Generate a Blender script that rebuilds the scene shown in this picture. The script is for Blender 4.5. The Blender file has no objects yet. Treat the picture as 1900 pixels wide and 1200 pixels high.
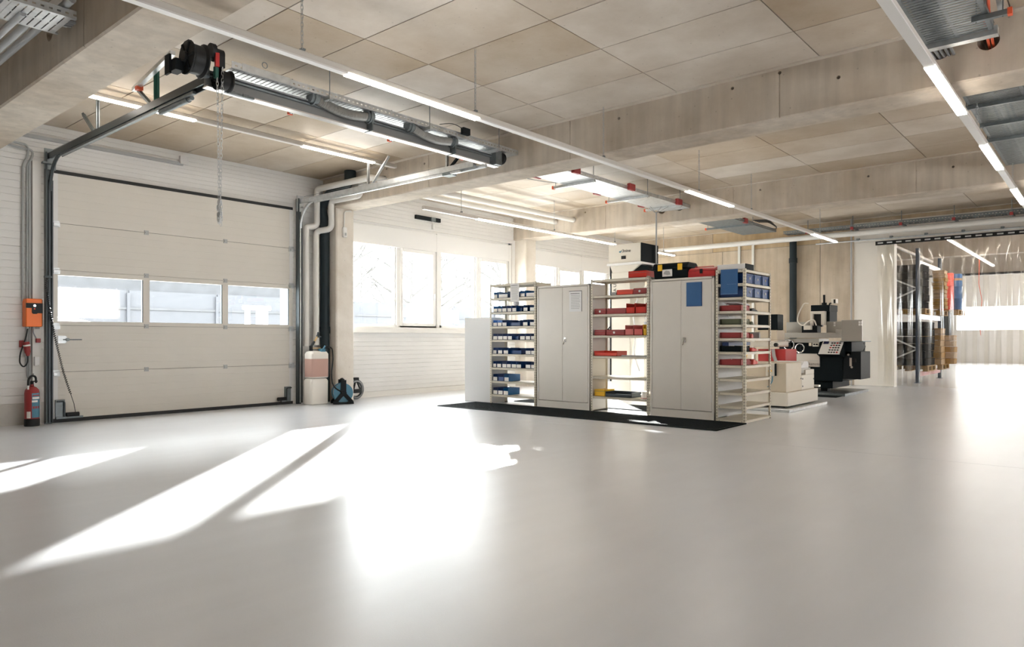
import bpy, bmesh, math, random
from mathutils import Vector, Matrix
R = random.Random(7)
SC = bpy.context.scene
COL = SC.collection
# ---------------------------------------------------------------- camera
CAMH = 1.12
cam = bpy.data.cameras.new('camera'); camo = bpy.data.objects.new('camera', cam); COL.objects.link(camo)
cam.sensor_width = 36.0; cam.lens = 1317.6/1900*36; cam.shift_y = 27/1900; cam.clip_end = 400; cam.clip_start = .05
TH = math.atan2(1120, 1317.6)
camo.location = (0, 0, CAMH); camo.rotation_euler = (math.pi/2, 0, TH - math.pi/2)
SC.camera = camo
# ---------------------------------------------------------------- sky, sun, exposure
wd = bpy.data.worlds.new('sky'); SC.world = wd; wd.use_nodes = True
bg = wd.node_tree.nodes['Background']; bg.inputs[0].default_value = (.96, .98, 1.0, 1); bg.inputs[1].default_value = 12.0
sl = bpy.data.lights.new('sun', 'SUN'); sun = bpy.data.objects.new('sun', sl); COL.objects.link(sun)
SUN_AZ, SUN_EL = math.radians(43), math.radians(16.4)
sd = Vector((-math.cos(SUN_EL)*math.cos(SUN_AZ), -math.cos(SUN_EL)*math.sin(SUN_AZ), -math.sin(SUN_EL)))
sun.rotation_euler = sd.to_track_quat('-Z', 'Y').to_euler(); sun.location = (30, 30, 20)
sl.energy = 29; sl.angle = math.radians(.9); sl.color = (1, .97, .93)
SC.view_settings.view_transform = 'Standard'; SC.view_settings.look = 'None'
SC.view_settings.gamma = 1; SC.view_settings.use_curve_mapping = False
SC.view_settings.exposure = 0.6
LAMP = 22.0
# ---------------------------------------------------------------- materials
def _mat(name):
    m = bpy.data.materials.new(name); m.use_nodes = True
    return m, m.node_tree, m.node_tree.nodes, m.node_tree.links, m.node_tree.nodes['Principled BSDF']
def mat(name, col, rough=.5, metal=0, noise=0, nscale=8, bump=0, bscale=60, spec=.5, var=0, stretch=None, alpha=None, trans=0):
    m, nt, N, L, b = _mat(name)
    b.inputs['Base Color'].default_value = (*col, 1); b.inputs['Roughness'].default_value = rough
    b.inputs['Metallic'].default_value = metal; b.inputs['Specular IOR Level'].default_value = spec
    if trans: b.inputs['Transmission Weight'].default_value = trans
    tc = None
    if noise or bump or var:
        tc = N.new('ShaderNodeTexCoord'); mp = N.new('ShaderNodeMapping'); L.new(tc.outputs['Object'], mp.inputs[0])
        if stretch: mp.inputs['Scale'].default_value = stretch
    last = None
    if noise:
        n = N.new('ShaderNodeTexNoise'); n.inputs['Scale'].default_value = nscale; n.inputs['Detail'].default_value = 6
        L.new(mp.outputs[0], n.inputs['Vector'])
        r = N.new('ShaderNodeValToRGB'); r.color_ramp.elements[0].position = .3; r.color_ramp.elements[1].position = .7
        r.color_ramp.elements[0].color = (*[c*(1-noise) for c in col], 1); r.color_ramp.elements[1].color = (*[min(1, c*(1+noise)) for c in col], 1)
        L.new(n.outputs['Fac'], r.inputs[0]); last = r.outputs[0]
    if var:
        oi = N.new('ShaderNodeObjectInfo'); h = N.new('ShaderNodeHueSaturation')
        mr = N.new('ShaderNodeMapRange'); mr.inputs['To Min'].default_value = 1-var; mr.inputs['To Max'].default_value = 1+var*.5
        L.new(oi.outputs['Random'], mr.inputs['Value']); L.new(mr.outputs[0], h.inputs['Value'])
        mr2 = N.new('ShaderNodeMapRange'); mr2.inputs['To Min'].default_value = 1.45; mr2.inputs['To Max'].default_value = .75
        L.new(oi.outputs['Random'], mr2.inputs['Value']); L.new(mr2.outputs[0], h.inputs['Saturation'])
        if last: L.new(last, h.inputs['Color'])
        else: h.inputs['Color'].default_value = (*col, 1)
        last = h.outputs[0]
    if last: L.new(last, b.inputs['Base Color'])
    if bump:
        n2 = N.new('ShaderNodeTexNoise'); n2.inputs['Scale'].default_value = bscale; n2.inputs['Detail'].default_value = 4
        L.new(mp.outputs[0], n2.inputs['Vector'])
        bp = N.new('ShaderNodeBump'); bp.inputs['Strength'].default_value = bump; bp.inputs['Distance'].default_value = .004
        L.new(n2.outputs['Fac'], bp.inputs['Height']); L.new(bp.outputs[0], b.inputs['Normal'])
    return m
def emit(name, col, s):
    m, nt, N, L, b = _mat(name); b.inputs['Base Color'].default_value = (.8, .8, .8, 1)
    b.inputs['Emission Color'].default_value = (*col, 1); b.inputs['Emission Strength'].default_value = s; return m
def glassy(name, tint, refl, rough=.02, diff=0, dcol=(.9, .9, .9)):
    m, nt, N, L, b = _mat(name); N.remove(b); out = N['Material Output']
    t = N.new('ShaderNodeBsdfTransparent'); t.inputs[0].default_value = (*tint, 1)
    g = N.new('ShaderNodeBsdfGlossy'); g.inputs['Roughness'].default_value = rough; g.inputs[0].default_value = (1, 1, 1, 1)
    lw = N.new('ShaderNodeLayerWeight'); lw.inputs['Blend'].default_value = .5
    pw = N.new('ShaderNodeMath'); pw.operation = 'POWER'; pw.inputs[1].default_value = 5; L.new(lw.outputs['Facing'], pw.inputs[0])
    mu = N.new('ShaderNodeMath'); mu.operation = 'MULTIPLY_ADD'; mu.inputs[1].default_value = .9*min(1, refl); mu.inputs[2].default_value = .04*refl
    L.new(pw.outputs[0], mu.inputs[0])
    mx = N.new('ShaderNodeMixShader'); L.new(mu.outputs[0], mx.inputs[0]); L.new(t.outputs[0], mx.inputs[1]); L.new(g.outputs[0], mx.inputs[2])
    last = mx.outputs[0]
    if diff:
        d = N.new('ShaderNodeBsdfDiffuse'); d.inputs[0].default_value = (*dcol, 1)
        m2 = N.new('ShaderNodeMixShader'); m2.inputs[0].default_value = diff
        L.new(last, m2.inputs[1]); L.new(d.outputs[0], m2.inputs[2]); last = m2.outputs[0]
    L.new(last, out.inputs[0]); return m
def concrete(name, base, var=0, streak=False, pits=True, rough=.75):
    m, nt, N, L, b = _mat(name); b.inputs['Roughness'].default_value = rough; b.inputs['Specular IOR Level'].default_value = .35
    tc = N.new('ShaderNodeTexCoord'); geo = N.new('ShaderNodeNewGeometry')
    n = N.new('ShaderNodeTexNoise'); n.inputs['Scale'].default_value = 1.1; n.inputs['Detail'].default_value = 8; n.inputs['Roughness'].default_value = .6
    L.new(geo.outputs['Position'], n.inputs['Vector'])
    r = N.new('ShaderNodeValToRGB'); e = r.color_ramp.elements; e[0].position = .32; e[1].position = .68
    e[0].color = (base[0]*.82, base[1]*.775, base[2]*.72, 1); e[1].color = (min(1, base[0]*1.1), min(1, base[1]*1.11), min(1, base[2]*1.13), 1)
    L.new(n.outputs['Fac'], r.inputs[0]); last = r.outputs[0]
    if streak:
        mp = N.new('ShaderNodeMapping'); mp.inputs['Scale'].default_value = (5, 5, .45); L.new(geo.outputs['Position'], mp.inputs[0])
        s = N.new('ShaderNodeTexNoise'); s.inputs['Scale'].default_value = 1.6; s.inputs['Detail'].default_value = 5; L.new(mp.outputs[0], s.inputs['Vector'])
        sr = N.new('ShaderNodeMapRange'); sr.inputs['From Min'].default_value = .35; sr.inputs['From Max'].default_value = .7; sr.inputs['To Min'].default_value = .86; sr.inputs['To Max'].default_value = 1.06
        L.new(s.outputs['Fac'], sr.inputs['Value'])
        mx = N.new('ShaderNodeMix'); mx.data_type = 'RGBA'; mx.blend_type = 'MULTIPLY'; mx.inputs[0].default_value = 1
        L.new(last, mx.inputs[6]); L.new(sr.outputs[0], mx.inputs[7]); last = mx.outputs[2]
    if pits:
        v = N.new('ShaderNodeTexVoronoi'); v.inputs['Scale'].default_value = 9; L.new(geo.outputs['Position'], v.inputs['Vector'])
        pr = N.new('ShaderNodeMapRange'); pr.inputs['From Min'].default_value = .03; pr.inputs['From Max'].default_value = .1; pr.inputs['To Min'].default_value = .66; pr.inputs['To Max'].default_value = 1
        L.new(v.outputs['Distance'], pr.inputs['Value'])
        mx2 = N.new('ShaderNodeMix'); mx2.data_type = 'RGBA'; mx2.blend_type = 'MULTIPLY'; mx2.inputs[0].default_value = .85
        L.new(last, mx2.inputs[6]); L.new(pr.outputs[0], mx2.inputs[7]); last = mx2.outputs[2]
    if var:
        oi = N.new('ShaderNodeObjectInfo'); h = N.new('ShaderNodeHueSaturation')
        mr = N.new('ShaderNodeMapRange'); mr.inputs['To Min'].default_value = 1-var; mr.inputs['To Max'].default_value = 1+var*.4
        L.new(oi.outputs['Random'], mr.inputs['Value']); L.new(mr.outputs[0], h.inputs['Value'])
        mr2 = N.new('ShaderNodeMapRange'); mr2.inputs['To Min'].default_value = 1.4; mr2.inputs['To Max'].default_value = .75
        L.new(oi.outputs['Random'], mr2.inputs['Value']); L.new(mr2.outputs[0], h.inputs['Saturation'])
        L.new(last, h.inputs['Color']); last = h.outputs[0]
    L.new(last, b.inputs['Base Color'])
    n2 = N.new('ShaderNodeTexNoise'); n2.inputs['Scale'].default_value = 30; n2.inputs['Detail'].default_value = 6; L.new(geo.outputs['Position'], n2.inputs['Vector'])
    bp = N.new('ShaderNodeBump'); bp.inputs['Strength'].default_value = .15; bp.inputs['Distance'].default_value = .01
    L.new(n2.outputs['Fac'], bp.inputs['Height']); L.new(bp.outputs[0], b.inputs['Normal'])
    return m
def floor_mat():
    m, nt, N, L, b = _mat('epoxy floor'); b.inputs['Specular IOR Level'].default_value = .9
    geo = N.new('ShaderNodeNewGeometry')
    n = N.new('ShaderNodeTexNoise'); n.inputs['Scale'].default_value = .8; n.inputs['Detail'].default_value = 7; L.new(geo.outputs['Position'], n.inputs['Vector'])
    r = N.new('ShaderNodeValToRGB'); e = r.color_ramp.elements; e[0].position = .3; e[1].position = .7
    e[0].color = (.66, .675, .71, 1); e[1].color = (.71, .725, .76, 1); L.new(n.outputs['Fac'], r.inputs[0])
    mp = N.new('ShaderNodeMapping'); mp.inputs['Scale'].default_value = (.8, 4, 1); mp.inputs['Rotation'].default_value = (0, 0, .5); L.new(geo.outputs['Position'], mp.inputs[0])
    s = N.new('ShaderNodeTexNoise'); s.inputs['Scale'].default_value = 1.3; s.inputs['Detail'].default_value = 6; L.new(mp.outputs[0], s.inputs['Vector'])
    sr = N.new('ShaderNodeMapRange'); sr.inputs['From Min'].default_value = .3; sr.inputs['From Max'].default_value = .7; sr.inputs['To Min'].default_value = .97; sr.inputs['To Max'].default_value = 1.02
    L.new(s.outputs['Fac'], sr.inputs['Value'])
    mx = N.new('ShaderNodeMix'); mx.data_type = 'RGBA'; mx.blend_type = 'MULTIPLY'; mx.inputs[0].default_value = 1
    L.new(r.outputs[0], mx.inputs[6]); L.new(sr.outputs[0], mx.inputs[7]); L.new(mx.outputs[2], b.inputs['Base Color'])
    b.inputs['Roughness'].default_value = .33; b.inputs['Coat Weight'].default_value = .6; b.inputs['Coat Roughness'].default_value = .3
    n2 = N.new('ShaderNodeTexNoise'); n2.inputs['Scale'].default_value = 140; n2.inputs['Detail'].default_value = 3; L.new(geo.outputs['Position'], n2.inputs['Vector'])
    bp = N.new('ShaderNodeBump'); bp.inputs['Strength'].default_value = .35; bp.inputs['Distance'].default_value = .0015
    L.new(n2.outputs['Fac'], bp.inputs['Height']); L.new(bp.outputs[0], b.inputs['Normal'])
    return m
M = {}
M['floor'] = floor_mat()
M['joint'] = mat('joint dark', (.22, .20, .18), .9)
M['ceil'] = concrete('ceiling concrete', (.60, .53, .445), var=.22, rough=.5)
M['beam'] = concrete('beam concrete', (.56, .495, .415), streak=True)
M['soffit'] = concrete('beam concrete side', (.62, .56, .49), streak=False)
M['endwall'] = concrete('end wall concrete', (.56, .465, .35), streak=True, var=.06)
M['column'] = concrete('column paint', (.74, .69, .62), pits=True)
M['wallpanel'] = mat('white wall panel', (.76, .748, .725), .45, noise=.03, nscale=2)
M['plinth'] = mat('grey plinth', (.55, .53, .49), .7, noise=.06)
M['white'] = mat('white paint', (.80, .78, .74), .4, noise=.02, nscale=3)
M['whiteplastic'] = mat('white plastic', (.82, .81, .79), .35)
M['doorpanel'] = mat('door panel coat', (.66, .625, .565), .45, noise=.02, nscale=2, bump=.1, bscale=300)
M['gasket'] = mat('black rubber', (.015, .016, .017), .6)
M['glass'] = glassy('window glass', (.95, .97, .97), .9)
M['pvc'] = glassy('clear pvc', (.93, .92, .89), 1.8, .1, .012, (.9, .88, .82))
M['galv'] = mat('galvanised steel', (.62, .64, .65), .38, .85, noise=.12, nscale=14)
M['galvdark'] = mat('weathered steel', (.20, .225, .235), .45, .6, noise=.15, nscale=14)
M['steelblue'] = mat('dark steel rail', (.055, .068, .075), .4, .3)
M['alu'] = mat('aluminium', (.78, .77, .75), .32, .8)
M['chrome'] = mat('chrome', (.8, .8, .8), .18, 1)
M['black'] = mat('black plastic', (.010, .011, .012), .45, spec=.3)
M['blackmetal'] = mat('black metal', (.014, .017, .019), .55, 0, spec=.12)
M['railgrey'] = mat('grey rail paint', (.30, .31, .315), .5)
M['machblack'] = mat('dark machine paint', (.006, .010, .012), .55, spec=.1)
M['spring'] = mat('torsion spring steel', (.36, .355, .34), .45, .7)
M['orange'] = mat('orange plastic', (.95, .20, .03), .4)
M['capred'] = mat('orange cap', (.85, .13, .05), .5)
M['red'] = mat('red paint', (.55, .03, .03), .4)
M['redbin'] = mat('red bin plastic', (.62, .05, .035), .4, var=.12)
M['dkred'] = mat('dark red plastic', (.33, .035, .035), .45)
M['brightred'] = mat('bright red plastic', (.80, .07, .04), .4)
M['bluebin'] = mat('blue bin plastic', (.015, .06, .21), .4, var=.25)
M['ltblue'] = mat('light blue bin plastic', (.07, .20, .46), .4, var=.15)
M['bluesleeve'] = mat('blue sleeve', (.05, .14, .32), .3)
M['label'] = mat('paper label', (.86, .84, .81), .7)
M['paper'] = mat('paper', (.83, .82, .81), .7)
M['ink'] = mat('ink grey', (.45, .44, .43), .7)
M['inkdark'] = mat('ink black', (.05, .05, .05), .6)
M['cab'] = mat('cabinet enamel', (.76, .715, .65), .38, noise=.02, nscale=3)
M['shelf'] = mat('shelf enamel', (.73, .67, .55), .42, noise=.03)
M['cabgrey'] = mat('grey enamel', (.70, .69, .68), .4)
M['mat'] = mat('rubber mat', (.011, .015, .017), .75, spec=.12)
M['yellow'] = mat('yellow plastic', (.95, .55, .02), .4)
M['green'] = mat('dark green', (.02, .12, .09), .5)
M['bluegrey'] = mat('teal blue plastic', (.07, .22, .32), .4)
M['jerry'] = mat('white jerrycan', (.84, .80, .74), .4)
M['pink'] = mat('pink liquid canister', (.58, .37, .31), .3)
M['beige'] = mat('beige machine paint', (.64, .55, .42), .42, noise=.03)
M['cream'] = mat('cream machine paint', (.72, .67, .58), .4)
M['machgrey'] = mat('grey machine sheet', (.36, .34, .30), .4, .2)
M['machsteel'] = mat('brushed plate', (.55, .51, .46), .35, .5)
M['carton'] = mat('cardboard', (.46, .31, .17), .8, var=.2)
M['wood'] = mat('pallet wood', (.42, .28, .14), .8, noise=.2, nscale=20, var=.2)
M['navy'] = mat('navy rack paint', (.03, .06, .12), .45)
M['darkgoods'] = mat('dark goods', (.010, .011, .013), .85, var=.4, spec=.04)
M['cable'] = mat('grey cable', (.30, .31, .32), .5)
M['conduit'] = mat('grey conduit', (.42, .43, .43), .5)
M['pipe'] = mat('white pipe wrap', (.72, .70, .66), .45)
M['darkpipe'] = mat('black drain pipe', (.012, .022, .027), .45, spec=.3)
M['hole'] = mat('hole shadow lining', (.05, .048, .045), .9)
M['lampbody'] = mat('lamp housing', (.66, .62, .57), .4)
M['lamplens'] = mat('lamp cover unlit', (.80, .78, .75), .35)
M['lamp'] = emit('lamp glow', (1, .92, .82), LAMP)
M['ground'] = mat('outdoor paving', (.62, .60, .57), .9, noise=.1, nscale=2)
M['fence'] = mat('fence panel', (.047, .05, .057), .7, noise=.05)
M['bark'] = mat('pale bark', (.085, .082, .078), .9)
M['partition'] = mat('partition paint', (.76, .715, .65), .45, noise=.02, nscale=3)
M['carwhite'] = mat('car paint', (.8, .8, .8), .2)
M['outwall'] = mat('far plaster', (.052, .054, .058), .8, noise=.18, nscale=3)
M['screen'] = mat('screen', (.05, .05, .12), .2)
M['bottle'] = mat('grey sleeve', (.45, .45, .45), .4)
M['olive'] = mat('olive plastic', (.10, .11, .06), .5)
M['brass'] = mat('brass', (.6, .42, .2), .35, .8)
# ---------------------------------------------------------------- geometry helpers
class MB:
    def __init__(s): s.v = []; s.f = []
    def add(s, vs, fs):
        o = len(s.v); s.v += [tuple(p) for p in vs]; s.f += [tuple(i+o for i in f) for f in fs]; return s
    def box(s, x0, x1, y0, y1, z0, z1):
        return s.add([(x0, y0, z0), (x1, y0, z0), (x1, y1, z0), (x0, y1, z0), (x0, y0, z1), (x1, y0, z1), (x1, y1, z1), (x0, y1, z1)],
                     [(0, 3, 2, 1), (4, 5, 6, 7), (0, 1, 5, 4), (1, 2, 6, 5), (2, 3, 7, 6), (3, 0, 4, 7)])
    def bar(s, p0, p1, w, h, up=(0, 0, 1)):
        p0 = Vector(p0); p1 = Vector(p1); d = (p1-p0).normalized(); u = Vector(up)
        a = d.cross(u)
        if a.length < 1e-4: a = d.cross(Vector((1, 0, 0)))
        a.normalize(); b = a.cross(d).normalized(); vs = []
        for p in (p0, p1):
            for i, j in ((-1, -1), (1, -1), (1, 1), (-1, 1)): vs.append(p+a*(i*w/2)+b*(j*h/2))
        return s.add(vs, [(0, 1, 2, 3), (7, 6, 5, 4), (0, 4, 5, 1), (1, 5, 6, 2), (2, 6, 7, 3), (3, 7, 4, 0)])
    def cyl(s, p0, p1, r, n=14, r2=None):
        p0 = Vector(p0); p1 = Vector(p1); r2 = r if r2 is None else r2
        d = (p1-p0).normalized(); a = d.orthogonal().normalized(); b = d.cross(a); vs = []
        for p, q in ((p0, r), (p1, r2)):
            for k in range(n):
                t = 2*math.pi*k/n; vs.append(p+(a*math.cos(t)+b*math.sin(t))*q)
        return s.add(vs, [tuple((k, (k+1) % n, n+(k+1) % n, n+k)) for k in range(n)]+[tuple(range(n-1, -1, -1)), tuple(range(n, 2*n))])
    def tube(s, pts, r, n=8, closed=False):
        P = [Vector(p) for p in pts]; m = len(P); vs = []; fs = []; a = None
        for i, p in enumerate(P):
            if closed: d = P[(i+1) % m]-P[i-1]
            else: d = P[min(i+1, m-1)]-P[max(i-1, 0)]
            d.normalize()
            if a is None: a = d.orthogonal().normalized()
            else:
                a = a-d*a.dot(d)
                a = a.normalized() if a.length > 1e-5 else d.orthogonal().normalized()
            b = d.cross(a); rr = r[i] if isinstance(r, (list, tuple)) else r
            for k in range(n):
                t = 2*math.pi*k/n; vs.append(p+(a*math.cos(t)+b*math.sin(t))*rr)
        for i in range(m if closed else m-1):
            j = (i+1) % m
            for k in range(n): fs.append((i*n+k, i*n+(k+1) % n, j*n+(k+1) % n, j*n+k))
        if not closed: fs += [tuple(range(n-1, -1, -1)), tuple((m-1)*n+k for k in range(n))]
        return s.add(vs, fs)
    def prism(s, poly, axis, a0, a1):
        n = len(poly); vs = []
        for a in (a0, a1):
            for (p, q) in poly:
                vs.append((a, p, q) if axis == 'X' else (p, a, q) if axis == 'Y' else (p, q, a))
        return s.add(vs, [tuple((k, (k+1) % n, n+(k+1) % n, n+k)) for k in range(n)]+[tuple(range(n-1, -1, -1)), tuple(range(n, 2*n))])
    def lathe(s, prof, c=(0, 0, 0), n=20, axis='Z'):
        vs = []; fs = []; m = len(prof)
        for (r, h) in prof:
            for k in range(n):
                t = 2*math.pi*k/n; x, y = r*math.cos(t), r*math.sin(t)
                p = (x, y, h) if axis == 'Z' else (h, x, y) if axis == 'X' else (x, h, y)
                vs.append((p[0]+c[0], p[1]+c[1], p[2]+c[2]))
        for i in range(m-1):
            for k in range(n): fs.append((i*n+k, i*n+(k+1) % n, (i+1)*n+(k+1) % n, (i+1)*n+k))
        fs += [tuple(range(n-1, -1, -1)), tuple((m-1)*n+k for k in range(n))]
        return s.add(vs, fs)
    def quad(s, a, b, c, d): return s.add([a, b, c, d], [(0, 1, 2, 3)])
    def xf(s, mtx, i0=0):
        s.v = s.v[:i0]+[tuple(mtx @ Vector(p)) for p in s.v[i0:]]; return s
def arc(c, r, a0, a1, n, plane='YZ'):
    out = []
    for i in range(n+1):
        t = a0+(a1-a0)*i/n; u, w = r*math.cos(t), r*math.sin(t)
        out.append((c[0], c[1]+u, c[2]+w) if plane == 'YZ' else (c[0]+u, c[1], c[2]+w) if plane == 'XZ' else (c[0]+u, c[1]+w, c[2]))
    return out
def rounded(pts, r, n=5):
    P = [Vector(p) for p in pts]; out = [P[0]]
    for i in range(1, len(P)-1):
        a = (P[i-1]-P[i]); b = (P[i+1]-P[i]); rr = min(r, a.length*.49, b.length*.49); a.normalize(); b.normalize()
        s = P[i]+a*rr; e = P[i]+b*rr
        for k in range(n+1):
            t = k/n; out.append(s*(1-t)**2+P[i]*(2*t*(1-t))+e*t**2)
    return out+[P[-1]]
def worldloc(o):
    l = Vector((0, 0, 0))
    while o: l = l+o.location; o = o.parent
    return l
def tag(o, label=None, cat=None, group=None, kind=None):
    if label: o['label'] = label
    if cat: o['category'] = cat
    if group: o['group'] = group
    if kind: o['kind'] = kind
    return o
def thing(name, loc, label=None, cat=None, group=None, kind=None):
    o = bpy.data.objects.new(name, None); COL.objects.link(o); o.location = loc; o.empty_display_size = .1
    return tag(o, label, cat, group, kind)
def obj(name, mb, m, parent=None, label=None, cat=None, group=None, kind=None, smooth=False, bevel=0, local=False):
    me = bpy.data.meshes.new(name)
    if parent: off = Vector((0, 0, 0)) if local else worldloc(parent)
    else:
        xs = [p[0] for p in mb.v]; ys = [p[1] for p in mb.v]; zs = [p[2] for p in mb.v]
        off = Vector(((min(xs)+max(xs))/2, (min(ys)+max(ys))/2, min(zs)))
    me.from_pydata([(p[0]-off[0], p[1]-off[1], p[2]-off[2]) for p in mb.v], [], mb.f); me.update()
    me.materials.append(M[m] if isinstance(m, str) else m)
    if smooth:
        for p in me.polygons: p.use_smooth = True
        me.set_sharp_from_angle(angle=math.radians(smooth if smooth is not True else 40))
    o = bpy.data.objects.new(name, me); COL.objects.link(o)
    if parent: o.parent = parent
    else: o.location = off
    if bevel:
        b = o.modifiers.new('bevel', 'BEVEL'); b.width = bevel; b.segments = 1; b.limit_method = 'ANGLE'
    return tag(o, label, cat, group, kind)
def share(src, parent=None, loc=None, rot=None, label=None):
    o = src.copy(); COL.objects.link(o)
    if parent is not None: o.parent = parent
    if loc is not None: o.location = loc
    if rot is not None: o.rotation_euler = rot
    if label: o['label'] = label
    return o
def dup(root, loc, rotz=None, label=None):
    r = root.copy(); COL.objects.link(r); r.location = loc
    if rotz is not None: r.rotation_euler = (0, 0, rotz)
    if label: r['label'] = label
    for ch in list(root.children):
        c = ch.copy(); COL.objects.link(c); c.parent = r
        for g in list(ch.children):
            d = g.copy(); COL.objects.link(d); d.parent = c
    return r
def text_mb(txt, size, origin, xdir, ydir, ext=.001):
    cu = bpy.data.curves.new('t', 'FONT'); cu.body = txt; cu.size = size; cu.extrude = ext
    to = bpy.data.objects.new('t', cu); COL.objects.link(to)
    dg = bpy.context.evaluated_depsgraph_get(); me = to.evaluated_get(dg).to_mesh()
    xd = Vector(xdir).normalized(); yd = Vector(ydir).normalized(); zd = xd.cross(yd); o = Vector(origin); mb = MB()
    mb.add([o+xd*v.co[0]+yd*v.co[1]+zd*v.co[2] for v in me.vertices], [tuple(p.vertices) for p in me.polygons])
    to.evaluated_get(dg).to_mesh_clear(); bpy.data.objects.remove(to); bpy.data.curves.remove(cu)
    return mb
def cut(o, cutters):
    for c in cutters:
        me = bpy.data.meshes.new('c'); me.from_pydata(c.v, [], c.f); me.update()
        co = bpy.data.objects.new('c', me); COL.objects.link(co); co.location = (0, 0, 0)
        md = o.modifiers.new('b', 'BOOLEAN'); md.operation = 'DIFFERENCE'; md.object = co; md.solver = 'EXACT'
        bpy.context.view_layer.update()
        dg = bpy.context.evaluated_depsgraph_get(); nm = bpy.data.meshes.new_from_object(o.evaluated_get(dg))
        o.modifiers.remove(md); o.data = nm; bpy.data.objects.remove(co)
SC.cycles.use_denoising = True; SC.cycles.use_light_tree = False
# ---------------------------------------------------------------- the shell of the hall
W, ZC, ZB, EX = 10.75, 3.93, 3.41, 18.1
ST = 'structure'
fl = thing('floor', (7, 3, 0), 'pale grey satin epoxy floor of the hall', kind=ST)
obj('floor_slab', MB().box(-5.2, 7.497, -5.2, W+.2, -.2, 0), 'floor', fl)
obj('floor_slab', MB().box(7.503, 38.3, -5.2, W+.2, -.2, 0), 'floor', fl)
obj('floor_joint', MB().box(7.49, 7.51, -5.2, W, -.2, -.006), 'joint', fl)
# ceiling of prefabricated concrete panels between the beams
ce = thing('ceiling', (7, 3, ZC), 'beige concrete panel ceiling between the beams', kind=ST)
obj('ceiling_slab', MB().box(-5.2, EX+.3, -5.2, W+.2, ZC+.055, ZC+.3), 'ceil', ce)
PX, PY = .80, 1.565
pm = None
def cpanel(x0, x1, y0, y1):
    return obj('ceiling_panel', MB().box(x0+.006, x1-.006, y0+.005, y1-.005, ZC, ZC+.05), 'ceil', ce)
yj = [-.88+PY*k for k in range(8)]
for (bx0, bx1) in ((-.64, 2.08), (2.56, 7.45), (7.92, 12.7), (13.17, EX)):
    n = max(1, round((bx1-bx0)/PX)); dx = (bx1-bx0)/n
    src = None
    for k in range(n):
        for j in range(len(yj)-1):
            y0, y1 = yj[j], yj[j+1]
            if j == 6: y1 = W
            sh = R.uniform(-.02, .02) if n < 4 else 0
            if src is None or j == 6:
                p = cpanel(bx0+k*dx, bx0+(k+1)*dx, y0, y1)
                if src is None: src = p; k0, j0 = k, j
            else: p = share(src, loc=((k-k0)*dx, (j-j0)*PY, 0))
        if k == 0: pass
for (bx0, bx1) in ((-.64, 2.08), (2.56, 7.45), (7.92, 12.7), (13.17, EX)):
    obj('ceiling_edge_strip', MB().box(bx1-.07, bx1, -5.2, W, ZC-.012, ZC), 'soffit', ce)
# beams
def hole(x, y, z, r, d=.6): return MB().cyl((x-.1, y, z), (x+d, y, z), r, 24)
def beam(x0, holes, ties, joints, label):
    w = .475; c = .015
    o = obj('ceiling_beam', MB().prism([(x0, ZC+.1), (x0, ZB+c), (x0+c, ZB), (x0+w-c, ZB), (x0+w, ZB+c), (x0+w, ZC+.1)], 'Y', -5.2, W+.04), 'beam', None, label, kind=ST)
    off = o.location.copy()
    cs = [hole(x0, y, z, r) for (y, z, r) in holes]+[hole(x0, y, z, .018, .13) for (y, z) in ties]+[MB().box(x0-.05, x0+.008, y-.006, y+.006, ZB-.1, ZC+.2) for y in joints]
    me = o.data; me.transform(Matrix.Translation(off)); o.location = (0, 0, 0)
    cut(o, cs)
    o.data.transform(Matrix.Translation(-off)); o.location = off
    return o
b1 = beam(2.08, [(6.54, 3.76, .095), (6.99, 3.76, .085)], [(4.1, 3.8), (4.1, 3.55)], [6.2, 3.1, 9.0], 'concrete beam nearest the viewer at upper left')
b2 = beam(7.45, [(6.52, 3.70, .10), (9.06, 3.69, .065), (9.56, 3.70, .065), (1.215, 3.74, .085), (.85, 3.73, .085)],
          [(3.18, 3.84), (2.09, 3.70), (2.67, 3.886), (4.62, 3.80), (5.3, 3.52), (8.1, 3.8), (9.0, 3.86)], [2.67, 5.35, 8.0], 'concrete beam crossing the middle of the ceiling')
b3 = beam(12.7, [(6.88, 3.68, .09), (6.49, 3.70, .09), (9.52, 3.705, .06), (9.03, 3.70, .06)], [(8.72, 3.83), (4.9, 3.80), (3.1, 3.78), (1.9, 3.75)], [2.4, 5.4, 8.2], 'farthest concrete beam above the tool cabinets')
# columns under the beams
for x, lb in ((7.50, 'pale concrete column between roller gate and window'), (12.76, 'pale concrete column between the two window bands')):
    obj('column', MB().prism([(x+.02, 10.42), (x+.36, 10.42), (x+.38, 10.44), (x+.38, W), (x, W), (x, 10.44)], 'Z', 0, ZB), 'column', None, lb, kind=ST)
# window wall of ribbed sandwich panels
wl = thing('wall_left', (7, W, 0), 'off-white ribbed panel wall with the gate and windows', kind=ST)
def ribbed(x0, x1, z0, z1, pitch, d=.007):
    n = max(1, round((z1-z0)/pitch)); p = (z1-z0)/n; pts = [(W, z0)]
    for k in range(1, n):
        z = z0+k*p; pts += [(W, z-.006), (W+d, z-.003), (W+d, z+.003), (W, z+.006)]
    pts += [(W, z1), (W+.2, z1), (W+.2, z0)]
    return obj('wall_panel', MB().prism(pts[::-1], 'X', x0, x1), 'wallpanel', wl)
for z0, z1 in ((.28, 1.17), (1.174, 2.30), (2.304, 3.42)): ribbed(-5.2, 3.27, z0, z1, .094)
obj('plinth', MB().box(-5.2, 2.985, W-.012, W+.2, 0, .278).box(2.985, 3.27, W, W+.2, 0, .278), 'plinth', wl)
ribbed(-5.2, 7.5, 3.424, ZC, .066)
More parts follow.
